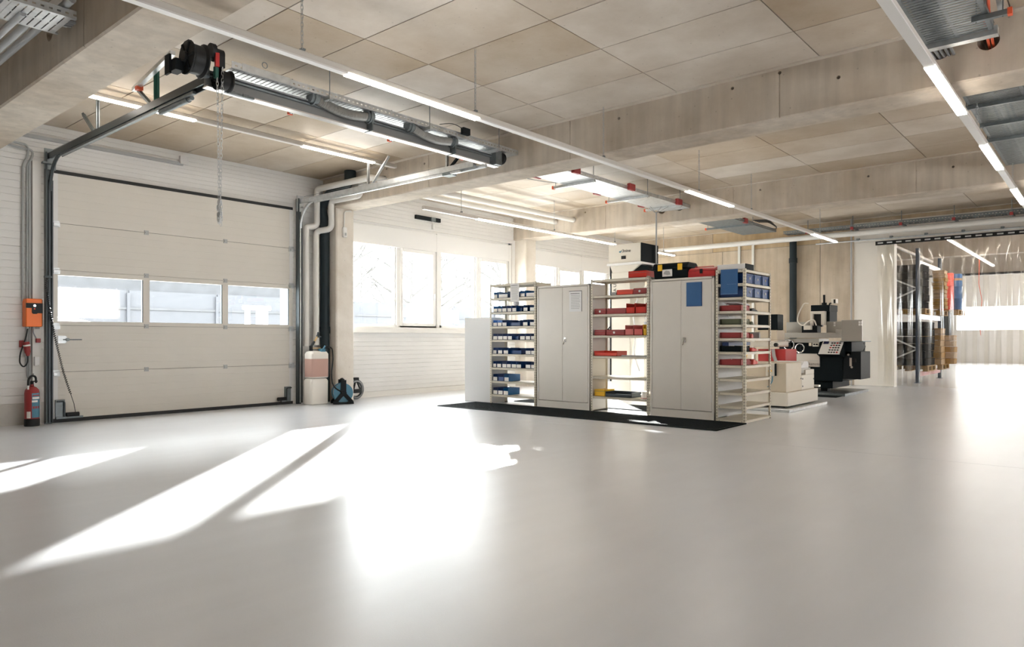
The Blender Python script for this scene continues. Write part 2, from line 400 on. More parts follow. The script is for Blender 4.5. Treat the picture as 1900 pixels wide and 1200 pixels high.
ribbed(6.745, 7.5, .10, 1.20, .1); ribbed(6.745, 7.5, 1.204, 2.3, .1); ribbed(6.745, 7.5, 2.304, 3.42, .1)
obj('lintel', MB().box(3.0, 6.92, W-.004, W+.2, 3.285, 3.42), 'wallpanel', wl)
for x0, x1 in ((7.88, 12.76), (13.14, EX)):
    ribbed(x0, x1, .11, 1.22, .085); ribbed(x0, x1, 3.34, ZC, .075)
    obj('window_ledge', MB().box(x0, x1, W-.05, W+.2, 1.222, 1.33), 'white', wl)
for i, (x0, x1) in enumerate(((6.745, 7.5), (7.88, 12.76), (13.14, EX))):
    obj('baseboard_left' if i == 0 else 'baseboard_left', MB().box(x0, x1, W-.012, W+.2, 0, .105), 'white', wl)
for x0, x1 in ((7.86, 7.975), (12.655, 12.78), (13.12, 13.225), (17.895, EX)):
    obj('window_jamb', MB().box(x0, x1, W-.001, W+.2, 1.33, 3.34), 'wallpanel', wl)
obj('wall_core', MB().box(-5.2, 3.27, W+.19, W+.23, -.1, ZC+.1).box(6.745, 7.98, W+.19, W+.23, -.1, ZC+.1).box(3.2, 6.8, W+.19, W+.23, 3.29, ZC+.1).box(7.8, EX+.3, W+.19, W+.23, -.1, 1.33).box(7.8, EX+.3, W+.19, W+.23, 3.33, ZC+.1), 'wallpanel', wl)
# gate reveal
obj('trim_1', MB().box(2.985, 3.08, W-.07, W-.001, 0, 3.42), 'white', None, 'white jamb post left of the roller gate', kind=ST)
obj('trim_2', MB().box(6.92, 6.99, W-.03, W-.001, 0, 3.42), 'white', None, 'white jamb strip right of the roller gate', kind=ST)
# windows
def make_window(name, x0, x1, units, label):
    t = thing(name, ((x0+x1)/2, W+.1, 1.33), label, kind=ST)
    za, zb = 1.33, 3.34; yf, yb = W+.05, W+.12
    f = MB().box(x0, x0+.10, yf, yb, za, zb).box(x1-.10, x1, yf, yb, za, zb).box(x0, x1, yf, yb, za, za+.055).box(x0, x1, yf, yb, zb-.06, zb)
    obj('frame', f, 'whiteplastic', t)
    obj('reveal', MB().box(x0-.001, x0+.012, W+.005, yf, za, zb).box(x1-.012, x1, W+.005, yf, za, zb).box(x0, x1, W+.005, yf, zb-.012, zb), 'white', t)
    for (a, b, c, d, m0, m1) in units:
        # a-b fixed pane, c-d opening sash pane, m0-m1 extent of the unit
        obj('blind_box', MB().box(m0+.01, m1-.01, W+.02, yb, 2.905, 3.28), 'whiteplastic', t, bevel=.006)
        obj('mullion', MB().box(b, c-.07, yf-.005, yb, za, 2.91), 'whiteplastic', t)
        obj('transom_post', MB().box(m1-.035, m1+.035, W+.015, yb, za, 3.29), 'whiteplastic', t)
        obj('casing', MB().box(m0+.05, a, yf, yb, za, 2.91).box(d+.07, m1-.03, yf, yb, za, 2.91).box(c-.07, d+.07, yf, yb, za, 1.36), 'whiteplastic', t)
        obj('glazing_bead', MB().box(b-.035, b, yf+.02, yb+.03, 1.385, 2.905), 'cabgrey', t)
        obj('pane', MB().box(a, b, yb-.03, yb-.024, 1.385, 2.905), 'glass', t)
        s = obj('sash', MB().box(c-.07, c, yf-.025, yf+.03, 1.36, 2.905).box(d, d+.07, yf-.025, yf+.03, 1.36, 2.905).box(c, d, yf-.025, yf+.03, 1.36, 1.425).box(c, d, yf-.025, yf+.03, 2.835, 2.905), 'whiteplastic', t, bevel=.006)
        obj('sash_bead', MB().box(d-.03, d, yf+.03, yb+.02, 1.425, 2.835), 'cabgrey', s)
        obj('pane', MB().box(c, d, yf+.0, yf+.006, 1.425, 2.835), 'glass', s)
        hx = d+.035
        obj('handle', MB().box(hx-.014, hx+.014, yf-.037, yf-.025, 1.98, 2.05).box(hx-.009, hx+.009, yf-.06, yf-.048, 1.93, 2.03).box(hx-.008, hx+.008, yf-.05, yf-.03, 2.0, 2.02), 'alu', s)
    return t
make_window('window_1', 7.97, 12.66, [(8.09, 9.19, 9.34, 10.15, 7.97, 10.29), (10.41, 11.47, 11.62, 12.46, 10.29, 12.6)], 'wide white framed window band between the two columns')
make_window('window_2', 13.22, 17.9, [(13.36, 14.42, 14.58, 15.42, 13.22, 15.55), (15.68, 16.75, 16.9, 17.72, 15.55, 17.84)], 'white framed window band behind the shelves at far end')
# end wall of concrete panels and white partition with the passage
we = thing('wall_end', (EX, 7, 0), 'beige concrete panel end wall behind the machines', kind=ST)
def epan(y0, y1, z0, z1): obj('wall_panel', MB().box(EX, EX+.2, y0+.006, y1-.006, z0+.005, z1-.005), 'endwall', we)
for y0, y1 in ((4.72, 5.5), (5.5, 8.0), (8.0, W)): epan(y0, y1, 0, 3.42)
for y0, y1 in ((4.72, 5.5), (5.5, 8.28), (8.28, W)): epan(y0, y1, 3.42, ZC+.05)
obj('wall_core', MB().box(EX+.01, EX+.2, 4.72, W, 0, ZC+.05), 'joint', we)
wp = thing('wall_right', (EX, 3, 0), 'white partition wall with a wide passage', kind=ST)
obj('partition_panel', MB().box(EX-.06, EX+.2, 3.86, 4.71, 0, 3.36), 'partition', wp)
obj('partition_header', MB().box(EX-.06, EX+.2, -5.2, 4.71, 3.364, 3.83), 'partition', wp)
obj('partition_top', MB().box(EX, EX+.2, -5.2, 4.72, 3.83, ZC+.05), 'endwall', wp)
obj('partition_panel', MB().box(EX-.06, EX+.2, -5.2, -1.0, 0, 3.36), 'partition', wp)
obj('baseboard_end', MB().box(EX-.075, EX-.06, 3.86, 4.71, 0, .012), 'plinth', wp)
# closing walls outside the view
obj('wall_near', MB().box(-5.2, -5, -5.2, W, 0, ZC+.05), 'endwall', None, 'concrete wall closing the hall behind the viewer', kind=ST)
obj('wall_side', MB().box(-5.2, 18.3, -5.2, -5, 0, 1.8).box(-5.2, 18.3, -5.2, -5, 2.8, ZC+.05).box(-5.2, 1, -5.2, -5, 1.8, 2.8).box(4, 7, -5.2, -5, 1.8, 2.8).box(10, 18.3, -5.2, -5, 1.8, 2.8).box(18.3, 38.3, -5.2, -5, 0, 1.9).box(18.3, 38.3, -5.2, -5, 2.6, ZC+.4), 'endwall', None, 'long concrete wall with added daylight openings opposite the gate', kind=ST)  # unseen wall; its openings are added by guess and sized for the daylight admitted
# room beyond the passage
obj('wall_far', MB().box(38, 38.3, -5.2, W, 0, 1.49).box(38, 38.3, -5.2, W, 2.53, ZC+.4).box(38, 38.3, 5.55, W, 1.49, 2.53).box(38.1, 38.2, 1.78, 1.82, 1.49, 2.53), 'wallpanel', None, 'white far wall with a strip window beyond the passage', kind=ST)
obj('wall_store', MB().box(EX+.2, 38, W-.1, W+.2, 0, ZC+.4), 'wallpanel', None, 'white side wall of the storeroom beyond the passage', kind=ST)
obj('ceiling_store', MB().box(EX+.2, 38.3, -5.2, W+.2, ZC+.25, ZC+.4).box(24, 24.4, -5, W, 3.5, ZC+.3).box(31, 31.4, -5, W, 3.5, ZC+.3), 'soffit', None, 'concrete ceiling with beams beyond the passage', kind=ST)
# ---------------------------------------------------------------- sectional gate
dr = thing('door_1', (5, 10.68, 0), 'closed off-white sectional overhead gate with three window panes', kind=ST)
DX0, DX1, DY0, DY1 = 3.20, 6.80, 10.69, 10.73
secs = [(.05, .666), (.672, 1.287), (2.025, 2.642), (2.648, 3.30)]
for a, b in secs:
    n = 6; pts = [(DY0, a)]
    for k in range(1, n):
        z = a+(b-a)*k/n; pts += [(DY0, z-.004), (DY0+.0016, z), (DY0, z+.004)]
    pts += [(DY0, b), (DY1, b), (DY1, a)]
    s = obj('door_section', MB().prism(pts[::-1], 'X', DX0, DX1), 'doorpanel', dr)
    obj('seam_strip', MB().box(DX0, DX1, DY1-.022, DY1-.004, b-.01, b+.016), 'joint', s)
    obj('end_cap', MB().box(DX0, DX0+.075, DY0-.003, DY0, a, b).box(DX1-.06, DX1, DY0-.003, DY0, a, b), 'cabgrey', s)
panes = [(3.275, 4.362), (4.45, 5.556), (5.645, 6.735)]
ws = MB().box(DX0, DX1, DY0, DY1, 1.292, 1.345).box(DX0, DX1, DY0, DY1, 1.955, 2.02)
ws.box(DX0, panes[0][0], DY0, DY1, 1.345, 1.955).box(panes[0][1], panes[1][0], DY0, DY1, 1.345, 1.955).box(panes[1][1], panes[2][0], DY0, DY1, 1.345, 1.955).box(panes[2][1], DX1, DY0, DY1, 1.345, 1.955).box(DX0, DX1, DY1-.014, DY1-.004, 2.01, 2.04)
ws = obj('window_section', ws, 'doorpanel', dr)
for a, b in panes:
    obj('pane', MB().box(a, b, DY0+.015, DY0+.021, 1.345, 1.955), 'glass', ws)
    obj('pane_gasket', MB().box(b-.012, b, DY0+.008, DY1, 1.345, 1.955), 'steelblue', ws)
obj('bottom_seal', MB().box(DX0, DX1, DY0-.012, DY1+.01, .002, .05), 'gasket', dr)
obj('top_seal', MB().box(DX0, DX1, DY0-.01, DY1+.04, 3.30, 3.345), 'gasket', dr)
for z in (.669, 1.29, 2.022, 2.645):
    for x in (4.404, 5.60):
        obj('hinge', MB().box(x-.03, x+.03, DY0-.012, DY0, z-.03, z-.006).box(x-.03, x+.03, DY0-.012, DY0, z+.006, z+.03).box(x-.018, x+.018, DY0-.016, DY0-.002, z-.008, z+.008), 'conduit', dr)
    for x, s in ((3.245, -1), (6.775, 1)):
        obj('roller_bracket', MB().box(x-.05, x+.05, DY0-.02, DY0, z-.055, z+.0).box(x-.03, x+.03, DY0-.045, DY0-.02, z-.045, z-.01).cyl((x, DY0-.03, z-.027), (x+s*.09, DY0-.03, z-.027), .009, 8).box(x-.045, x+.045, DY0-.012, DY0, z+.004, z+.03), 'galv', dr)
for x, s in ((3.30, 1), (6.70, -1)):
    b = obj('bottom_bracket', MB().box(x-.06, x+.05, DY0-.03, DY0, .05, .30).box(x-.06, x+s*.2+.06, DY0-.06, DY0-.01, .05, .075), 'galvdark', dr)
    obj('slack_rope_guard', MB().cyl((x+s*.06, DY0-.05, .10), (x+s*.21, DY0-.05, .10), .03, 10), 'black', b, smooth=True)
    obj('bracket_strap', MB().tube(rounded([(x-s*.05, DY0-.045, .28), (x+s*.04, DY0-.045, .28), (x+s*.04, DY0-.045, .07)], .03), .012, 6), 'steelblue', b, smooth=True)
lk = obj('lock_plate', MB().prism([(3.27, 1.05), (3.36, 1.05), (3.40, 1.10), (3.36, 1.15), (3.27, 1.15)], 'Y', DY0-.02, DY0), 'galv', dr)
obj('lock_bolt', MB().cyl((3.33, DY0-.035, 1.10), (3.55, DY0-.035, 1.10), .008, 8).cyl((3.38, DY0-.05, 1.10), (3.38, DY0-.01, 1.10), .022, 10), 'galvdark', lk)
# gate rails
def strut(mb, p0, p1, w=.04, t=.012, side=(1, 0, 0)):
    mb.bar(p0, p1, w, t, side); mb.bar(Vector(p0)+Vector((0, -.015, 0)), Vector(p1)+Vector((0, -.015, 0)), t, w*.9, side); return mb
def perf_angle(p0, p1, parent, m='galvdark', w=.042):
    o = obj('hanger', strut(MB(), p0, p1, w), m, parent)
    P0, P1 = Vector(p0), Vector(p1); L = (P1-P0).length; n = int(L/.055); d = (P1-P0)/L; mb = MB()
    for k in range(n):
        c = P0+d*(.03+k*.055); mb.bar(c-d*.012+Vector((0, 0, 0)), c+d*.012, .012, .0145, (1, 0, 0))
    obj('hanger_slots', mb, 'gasket', o, kind='stuff')
    return o
def track(x, s, zt, yend, m, label):
    t = thing('door_track', (x, 10.6, 0), label, 'rail')
    v = MB().box(x-.05, x+.035, 10.61, 10.64, 0, zt+.06).box(x-.05, x-.035, 10.55, 10.61, .02, zt+.06).box(x+.02, x+.035, 10.565, 10.61, .02, zt-.3)
    obj('upright', v, 'steelblue', t)
    obj('roller_guide', MB().box(x-.02, x+.005, 10.56, 10.59, .02, zt-.3), 'galv' if s > 0 else 'steelblue', t)
    pts = arc((x, 10.575-.42, zt-.02-.42), .42, 0, math.pi/2, 8, 'YZ')
    obj('bend', MB().tube(pts, .022, 6), m, t)
    h = MB().box(x-.022, x+.022, yend, 10.6, zt-.012, zt+.012).box(x-.03, x-.02, yend, 10.6, zt-.03, zt+.045).box(x+.02, x+.028, yend, 10.2, zt-.055, zt-.012)
    obj('top_rail', h, m, t)
    obj('lower_rail', MB().bar((x, 10.15, zt-.04), (x, yend+.25, zt-.05), .035, .03), 'galvdark' if s < 0 else 'galv', t)
    obj('corner_plate', MB().box(x-.06, x+.07, 10.58, 10.60, zt-.16, zt+.11).box(x+.05*s-.05, x+.05*s+.06, 10.5, 10.58, zt-.1, zt-.08), 'galvdark' if s < 0 else 'galv', t)
    obj('tension_wire', MB().tube([(x+.02, 10.5, zt+.09), (x+.02, yend+.1, zt+.07)], .003, 4), 'galvdark', t)
    return t
tl = track(3.15, -1, 3.475, 6.34, 'steelblue', 'dark steel gate rail along left side, reaching toward the viewer')
perf_angle((3.15, 8.97, 3.44), (3.15, 8.97, 3.93), tl); perf_angle((3.15, 9.0, 3.46), (3.15, 9.42, 3.80), tl)
perf_angle((3.15, 7.42, 3.43), (3.15, 7.42, 3.86), tl, 'green', .06); perf_angle((3.15, 7.46, 3.46), (3.15, 7.86, 3.74), tl)
obj('cross_strut', MB().bar((3.13, 7.90, 3.74), (3.02, 6.75, 3.80), .045, .04), 'galv', tl)
obj('strut_cap', MB().box(3.09, 3.15, 7.72, 7.78, 3.70, 3.74), 'capred', tl)
obj('spring_bumper', MB().cyl((3.17, 7.35, 3.40), (3.17, 6.75, 3.40), .03, 10).cyl((3.17, 6.75, 3.40), (3.17, 6.68, 3.40), .022, 10), 'galvdark', tl, smooth=True)
tr = track(6.88, 1, 3.43, 6.5, 'galv', 'bright galvanised gate rail below the middle beam')
perf_angle((6.9, 8.78, 3.40), (6.9, 8.78, 3.90), tr, 'galv'); perf_angle((6.9, 8.74, 3.42), (6.95, 8.35, 3.86), tr, 'galv')
perf_angle((6.9, 7.05, 3.42), (6.9, 7.05, 3.90), tr, 'galv'); perf_angle((6.9, 7.02, 3.44), (6.9, 6.78, 3.62), tr, 'blackmetal')
obj('spring_bumper', MB().cyl((6.94, 7.0, 3.40), (6.94, 6.35, 3.40), .026, 10), 'galv', tr, smooth=True)
obj('rail_clamp', MB().box(6.86, 6.99, 6.95, 7.1, 3.36, 3.45), 'galvdark', tr)
# spring shaft of the gate with drums and chain
SY = 6.30
sh = thing('door_spring_shaft', (5, SY, 3.5), 'dark gate spring shaft with black drums and ribbed springs under ceiling', 'gate drive')
obj('mounting_bar', MB().box(3.12, 7.12, SY+.02, SY+.05, 3.42, 3.555).box(3.12, 7.12, SY-.02, SY+.02, 3.54, 3.555), 'railgrey', sh)
obj('bar_flange', MB().box(3.12, 7.12, SY-.02, SY+.07, 3.405, 3.418), 'alu', sh)
obj('shaft', MB().cyl((2.86, SY, 3.52), (7.2, SY, 3.52), .014, 10), 'galvdark', sh, smooth=True)
def spring(x0, x1):
    n = 70; pts = []; rr = []
    for i in range(n+1):
        t = i/n; pts.append((x0+(x1-x0)*t, SY-.045, 3.585-.06*math.sin(math.pi*min(1, t*.9+.02))-.02*t)); rr.append(.044 if i % 2 else .053)
    s = obj('torsion_spring', MB().tube(pts, rr, 12), 'spring', sh, smooth=60)
    for x, z, m in ((x0, 3.58, 'galvdark'), (x1, 3.55, 'galvdark')):
        obj('spring_plug', MB().cyl((x-.045, SY-.045, z), (x+.045, SY-.045, z), .06, 12).cyl((x-.015, SY-.045, z), (x+.0, SY-.045, z), .078, 12), m, s, smooth=True)
    obj('anchor_plate', MB().box(x1+.02, x1+.032, SY-.08, SY+.06, 3.40, 3.6), 'galvdark', s)
spring(4.22, 4.93); spring(5.52, 6.22)
def drum(x, y, z, r, w, name='cable_drum'):
    o = obj(name, MB().lathe([(r*.3, -w/2-.03), (r*.3, -w/2), (r, -w/2), (r, -w/2+.012), (r*.86, -w/2+.03), (r*.84, w/2-.03), (r, w/2-.012), (r, w/2), (r*.35, w/2), (r*.35, w/2+.03)], (x, y, z), 24, 'X'), 'black', sh, smooth=30)
    sp = MB()
    for k in range(6):
        t = k*math.pi/3; sp.bar((x-w/2-.006, y+math.cos(t)*r*.3, z+math.sin(t)*r*.3), (x-w/2-.006, y+math.cos(t)*r*.92, z+math.sin(t)*r*.92), .02, .012, (1, 0, 0))
    obj('drum_spokes', sp, 'blackmetal', o); return o
drum(2.97, SY-.09, 3.585, .15, .15); drum(3.24, SY-.08, 3.475, .10, .12); drum(7.16, SY, 3.53, .075, .10)
obj('bearing_plate', MB().box(2.82, 2.90, SY-.05, SY+.09, 3.47, 3.57).box(2.80, 2.82, SY+.03, SY+.12, 3.45, 3.62), 'blackmetal', sh)
obj('gear_motor', MB().cyl((3.02, SY-.02, 3.66), (3.02, SY-.02, 3.50), .05, 12).cyl((3.07, SY-.03, 3.57), (3.07, SY-.03, 3.48), .06, 12), 'galvdark', sh, smooth=True)
cw = obj('chain_wheel_cover', MB().cyl((3.135, SY-.1, 3.675), (3.215, SY-.1, 3.675), .062, 18).box(3.15, 3.215, SY-.16, SY-.105, 3.56, 3.69).cyl((3.10, SY-.1, 3.70), (3.14, SY-.1, 3.70), .07, 14), 'black', sh, smooth=35)
obj('release_lever', MB().box(3.125, 3.16, SY-.165, SY-.14, 3.555, 3.68), 'red', cw)
obj('lever_socket', MB().box(3.13, 3.16, SY-.15, SY-.11, 3.46, 3.56), 'green', cw)
obj('end_bracket', MB().box(6.98, 7.10, SY-.09, SY+.07, 3.41, 3.60), 'galvdark', sh)
obj('slotted_bracket', MB().box(3.28, 3.56, SY-.06, SY-.02, 3.385, 3.405).box(3.30, 3.36, SY-.07, SY-.06, 3.38, 3.41).box(3.44, 3.50, SY-.07, SY-.06, 3.38, 3.41), 'galvdark', sh)
def link(mb, c, rot, l=.034, w=.02, r=.0026):
    pts = []
    for k in range(8):
        t = k*math.pi/4; a, b = math.cos(t)*w/2, math.sin(t)*l/2+(.006 if math.sin(t) > .1 else -.006 if math.sin(t) < -.1 else 0)
        pts.append((c[0]+(a if rot else 0), c[1]+(0 if rot else a), c[2]+b))
    mb.tube(pts, r, 4, True)
def chain_mb(p0, p1, pitch=.033):
    mb = MB(); p0, p1 = Vector(p0), Vector(p1); n = int((p1-p0).length/pitch)
    for k in range(n): link(mb, p0.lerp(p1, (k+.5)/n), k % 2)
    return mb
ch = thing('pull_chain', (3.14, SY-.15, 2.1), 'thin steel hand chain hanging in front of the gate', 'chain')
obj('chain_strand', chain_mb((3.145, SY-.152, 3.455), (3.165, SY-.15, 2.34)), 'galv', ch)
obj('chain_strand', chain_mb((3.185, SY-.172, 3.555), (3.172, SY-.155, 2.34)), 'galv', ch)
kb = MB(); rr = random.Random(3)
for k in range(46):
    t = rr.random(); link(kb, (3.168+rr.uniform(-.022, .022)*(1-abs(t-.5)), SY-.152+rr.uniform(-.02, .02), 2.34-.17*t), k % 2)
link(kb, (3.18, SY-.15, 2.15), 1)
obj('chain_knot', kb, 'galv', ch)
# ---------------------------------------------------------------- cable trays
def tray(x0, x1, y0, y1, z, label, struts, m='galv', pads=(), caps='far', lid=(), step=.05):
    t = thing('cable_tray', ((x0+x1)/2, (y0+y1)/2, z), label, 'cable tray')
    mb = MB(); n = int((x1-x0)/step)
    for k in range(n): mb.box(x0+k*step, x0+k*step+step*(.8 if m == 'galv' else .7), y0+.03, y1-.03, z, z+.003)
    mb.box(x0, x1, y0, y0+.03, z, z+.003).box(x0, x1, y1-.03, y1, z, z+.003).box(x0, x1, (y0+y1)/2-.012, (y0+y1)/2+.012, z+.001, z+.003)
    obj('tray_base', mb, m, t)
    for y in (y0, y1):
        r = MB(); r.box(x0, x1, y-.002, y+.002, z, z+.022).box(x0, x1, y-.002, y+.002, z+.036, z+.062)
        k = x0
        while k < x1: r.box(k, min(k+.03, x1), y-.002, y+.002, z+.022, z+.036); k += .055
        r.box(x0, x1, y-.006, y+.006, z+.058, z+.062)
        obj('tray_side', r, m, t)
    for (x, ya, yb) in struts:
        s = obj('support_channel', MB().box(x-.02, x+.02, ya, yb, z-.042, z-.002), m, t)
        for yy in (ya+.03, yb-.03): obj('channel_rod', MB().cyl((x, yy, z-.05), (x, yy, ZC), .005, 6), 'galvdark', s)
        yy = yb if caps == 'far' else ya-.03
        obj('channel_cap', MB().box(x-.026, x+.026, yy, yy+.03, z-.048, z+.002), 'capred', s)
    for (x, y) in pads:
        obj('fire_stop_pad', MB().box(x-.09, x+.09, y-.035, y+.03, z-.01, z+.10), 'dkred', t, bevel=.01)
    for (x, w) in lid: obj('tray_joint_plate', MB().box(x, x+w, y0-.008, y0-.003, z+.002, z+.07), m, t)
    return t
def cables(pts_list, r, m, parent, name='cable'):
    for pts in pts_list: obj(name, MB().tube(rounded(pts, .1), r, 6), m, parent, smooth=True)
t1 = tray(3.30, 7.40, 6.18, 6.60, 3.60, 'perforated steel cable tray above the gate spring shaft', [(4.33, 6.1, 6.84), (5.72, 6.1, 6.84), (6.95, 6.1, 6.8)], lid=((3.4, .5),))
obj('tray_clip', MB().box(6.28, 6.40, 6.12, 6.17, 3.64, 3.72), 'blackmetal', t1)
cables([[(3.35, 6.22+.037*k, 3.622), (7.2, 6.22+.037*k, 3.622), (7.9, 6.44+.016*k, 3.69)] for k in range(10)], .017, 'black', t1)
cables([[(5.9, 6.15, 3.67), (6.1, 6.13, 3.73), (6.3, 6.14, 3.7)]], .004, 'black', t1, 'loop_wire')
obj('cable_clip', MB().tube(arc((3.62, 6.16, 3.71), .028, 0, 2*math.pi, 10, 'XZ'), .004, 5), 'galvdark', t1)
t2 = tray(8.45, 12.55, 6.2, 6.80, 3.60, 'perforated steel cable tray with red pads between the far beams', [(9.3, 6.2, 7.0), (10.9, 6.15, 7.0), (12.1, 6.15, 6.9)], pads=((8.75, 6.18), (10.35, 6.18), (12.05, 6.18), (8.62, 6.83), (10.3, 6.83), (11.8, 6.83)), lid=((11.3, .6),))
cables([[(8.5, 6.28+.055*k, 3.622), (12.2, 6.28+.055*k, 3.622), (13.1, 6.44+.012*k, 3.70)] for k in range(9)], .017, 'black', t2)
cables([[(10.3, 6.86, 3.61), (10.2, 7.2, 3.80), (9.7, 7.6, 3.84), (9.0, 7.9, 3.9)]], .006, 'cable', t2, 'loose_wire')
t3 = tray(2.2, 6.88, .75, 1.235, 3.60, 'grey perforated cable tray at upper right corner', [(4.6, .45, 1.3), (6.5, .62, .85)], m='galvdark', caps='near', lid=((6.3, .5),))
obj('end_crossbar', MB().box(6.85, 6.93, .72, 1.27, 3.56, 3.63), 'galv', t3)
obj('hanger_channel', MB().bar((6.25, .70, 3.95), (6.62, .67, 3.62), .035, .035), 'galv', t3)
cables([[(5.2, 1.0+.03*k, 3.622), (6.9, 1.05+.03*k, 3.622), (7.1, 1.10+.04*k, 3.66), (7.9, 1.12+.035*k, 3.70)] for k in range(6)], .013, 'cable', t3)
cables([[(6.3, .72, 3.64), (6.9, .78, 3.66), (7.8, .84, 3.72)], [(6.3, .75, 3.64), (6.9, .81, 3.66), (7.8, .87, 3.72)]], .011, 'capred', t3)
t4 = tray(7.95, 12.4, .70, 1.20, 3.60, 'grey perforated cable tray right of the bright lamp row', [(8.95, .6, 1.25), (10.6, .6, 1.25), (9.8, .6, 1.2)], m='galvdark', caps='near')
cables([[(9, .85+.05*k, 3.62), (12.3, .9+.05*k, 3.62), (12.8, .95+.04*k, 3.72)] for k in range(4)], .013, 'black', t4)
t0 = tray(-1.5, 2.02, 6.17, 6.60, 3.60, 'dim cable tray at upper left corner before the near beam', [(1.55, 6.05, 6.78)], m='galv')
cables([[(-1, 6.3+.05*k, 3.62), (1.9, 6.35+.05*k, 3.62), (2.5, 6.45+.04*k, 3.74)] for k in range(3)], .014, 'cable', t0)
for k, (y, r, lb) in enumerate(((7.25, .03, 'dim grey pipe nearest the upper left cable tray'), (7.40, .028, 'middle of three dim grey pipes beyond near beam'), (7.55, .026, 'farthest of three dim grey pipes before the near beam'))):
    obj('ceiling_pipe', MB().cyl((1.95-.12*k, y-1.2, 3.70-.05*k), (1.95-.12*k, 10.7, 3.70-.05*k), r, 10), 'conduit', None, lb, 'pipe', 'dim pipes behind the near beam', smooth=True)
t5 = tray(13.3, 16.8, 6.1, 6.9, 3.62, 'farthest cable tray with loose cables near end wall', [(13.9, 6.0, 7.1), (15.2, 6.0, 7.1)], m='galvdark', pads=((15.0, 6.12), (13.8, 6.9)))
cables([[(15.3+.1*k, 6.05, 3.70), (15.8+.1*k, 5.9+.04*k, 3.76), (16.4, 5.95, 3.68), (16.8, 6.1, 3.7)] for k in range(4)], .012, 'black', t5, 'loose_wire')
tw = thing('wall_tray', (17.7, 2.6, 3.66), 'steel cable ladder along end wall above the passage', 'cable tray')
mb = MB()
for k in range(72): mb.box(17.55, 17.85, -1+.1*k, -1+.1*k+.07, 3.66, 3.663)
obj('tray_base', mb, 'galvdark', tw)
for x in (17.55, 17.85):
    mb = MB().box(x-.003, x+.003, -1, 6.2, 3.66, 3.68).box(x-.003, x+.003, -1, 6.2, 3.70, 3.73)
    for k in range(120): mb.box(x-.003, x+.003, -1+.06*k, -1+.06*k+.03, 3.68, 3.70)
    obj('tray_side', mb, 'galvdark', tw)
for y in (1.6, 2.6, 3.6, 4.6, 5.6):
    s_ = obj('support_channel', MB().box(17.45, 17.95, y-.02, y+.02, 3.62, 3.658), 'galvdark', tw)
    obj('channel_cap', MB().box(17.40, 17.45, y-.03, y+.03, 3.60, 3.66), 'dkred', s_)
    obj('channel_rod', MB().cyl((17.5, y, 3.6), (17.5, y, ZC), .008, 6), 'galvdark', s_)
# ---------------------------------------------------------------- lamp rows
def lamp_row(y, z, x0, x1, lit, hang, label, w=.062):
    t = thing('lamp_row', ((x0+x1)/2, y, z), label, 'lamp')
    obj('housing', MB().prism([(y-w/2, z+.012), (y+w/2, z+.012), (y+w/2, z+.05), (y+w/2-.01, z+.062), (y-w/2+.01, z+.062), (y-w/2, z+.05)], 'X', x0, x1), 'lampbody', t)
    edges = sorted([x0, x1]+[e for ab in lit for e in ab]); k = x0
    for a, b in sorted(lit)+[(x1, x1)]:
        if a-k > .02: obj('cover', MB().box(k+.003, a-.003, y-w/2, y+w/2, z, z+.012), 'lamplens', t)
        if b > a: obj('lit_lens', MB().box(a, b, y-w/2-.003, y+w/2+.003, z-.004, z+.012), 'lamp', t)
        k = b
    for x in hang:
        h = obj('hanger_clip', MB().box(x-.02, x+.02, y-.012, y+.012, z+.06, z+.078).box(x-.005, x+.03, y-.006, y+.006, z+.078, z+.09), 'galvdark', t)
        obj('hanging_chain', chain_mb((x, y, z+.085), (x, y, ZC)), 'conduit', h)
    return t
lamp_row(4.745, 3.25, -2.0, 16.75, [(3.51, 5.06), (9.5, 11.1), (15.1, 16.72)], [3.1, 5.03, 7.3, 9.9, 11.9, 15.6], 'long suspended lamp row crossing the ceiling centre')
lamp_row(1.115, 3.25, 1.5, 16.6, [(6.38, 7.94), (9.35, 10.85), (12.4, 13.9), (15.0, 16.5)], [2.5, 4.6, 8.9, 12.3], 'lamp row nearest the right edge with bright segments', .072)
lamp_row(8.67, 3.80, 2.6, 7.36, [(2.66, 4.15), (5.67, 6.92)], [], 'lamp row fixed high between beams above the gate')
lamp_row(8.73, 3.25, 8.0, 16.8, [(9.3, 13.9), (15.7, 16.75)], [11.6, 13.9, 16.2, 8.9], 'lamp row in front of the window band')
lamp_row(3.0, 3.435, 18.9, 27.5, [(19.4, 27.4)], [], 'lit lamp row in storeroom beyond the strip curtain')
lamp_row(4.3, 3.435, 18.9, 25.0, [], [], 'unlit lamp row above the pallet rack in storeroom')
# ---------------------------------------------------------------- pipes
def pipe(name, pts, r, m, label, cat='pipe', rad=.08, n=12, group=None):
    return obj(name, MB().tube(rounded(pts, rad, 6), r, n), m, None, label, cat, group, smooth=50)
pipe('heating_pipe', [(7.02, 10.62, .98), (7.02, 10.62, 2.99), (7.02, 10.62, 3.03), (7.19, 10.55, 3.06), (7.19, 10.55, 3.70), (7.19, 9.06, 3.69), (12.95, 9.03, 3.70)], .052, 'pipe', 'white insulated pipe nearer the gate, rising and crossing the beams')
pipe('heating_pipe', [(7.22, 10.62, 1.0), (7.22, 10.62, 2.98), (7.38, 10.40, 3.02), (7.38, 10.40, 3.50), (7.38, 9.6, 3.50), (7.38, 9.56, 3.70), (7.46, 9.56, 3.70), (12.95, 9.52, 3.705)], .052, 'pipe', 'white insulated pipe beside the black drain pipe')
dp = thing('drain_pipe', (7.41, 10.53, 0), 'thick black drain pipe standing left of the column', 'pipe')
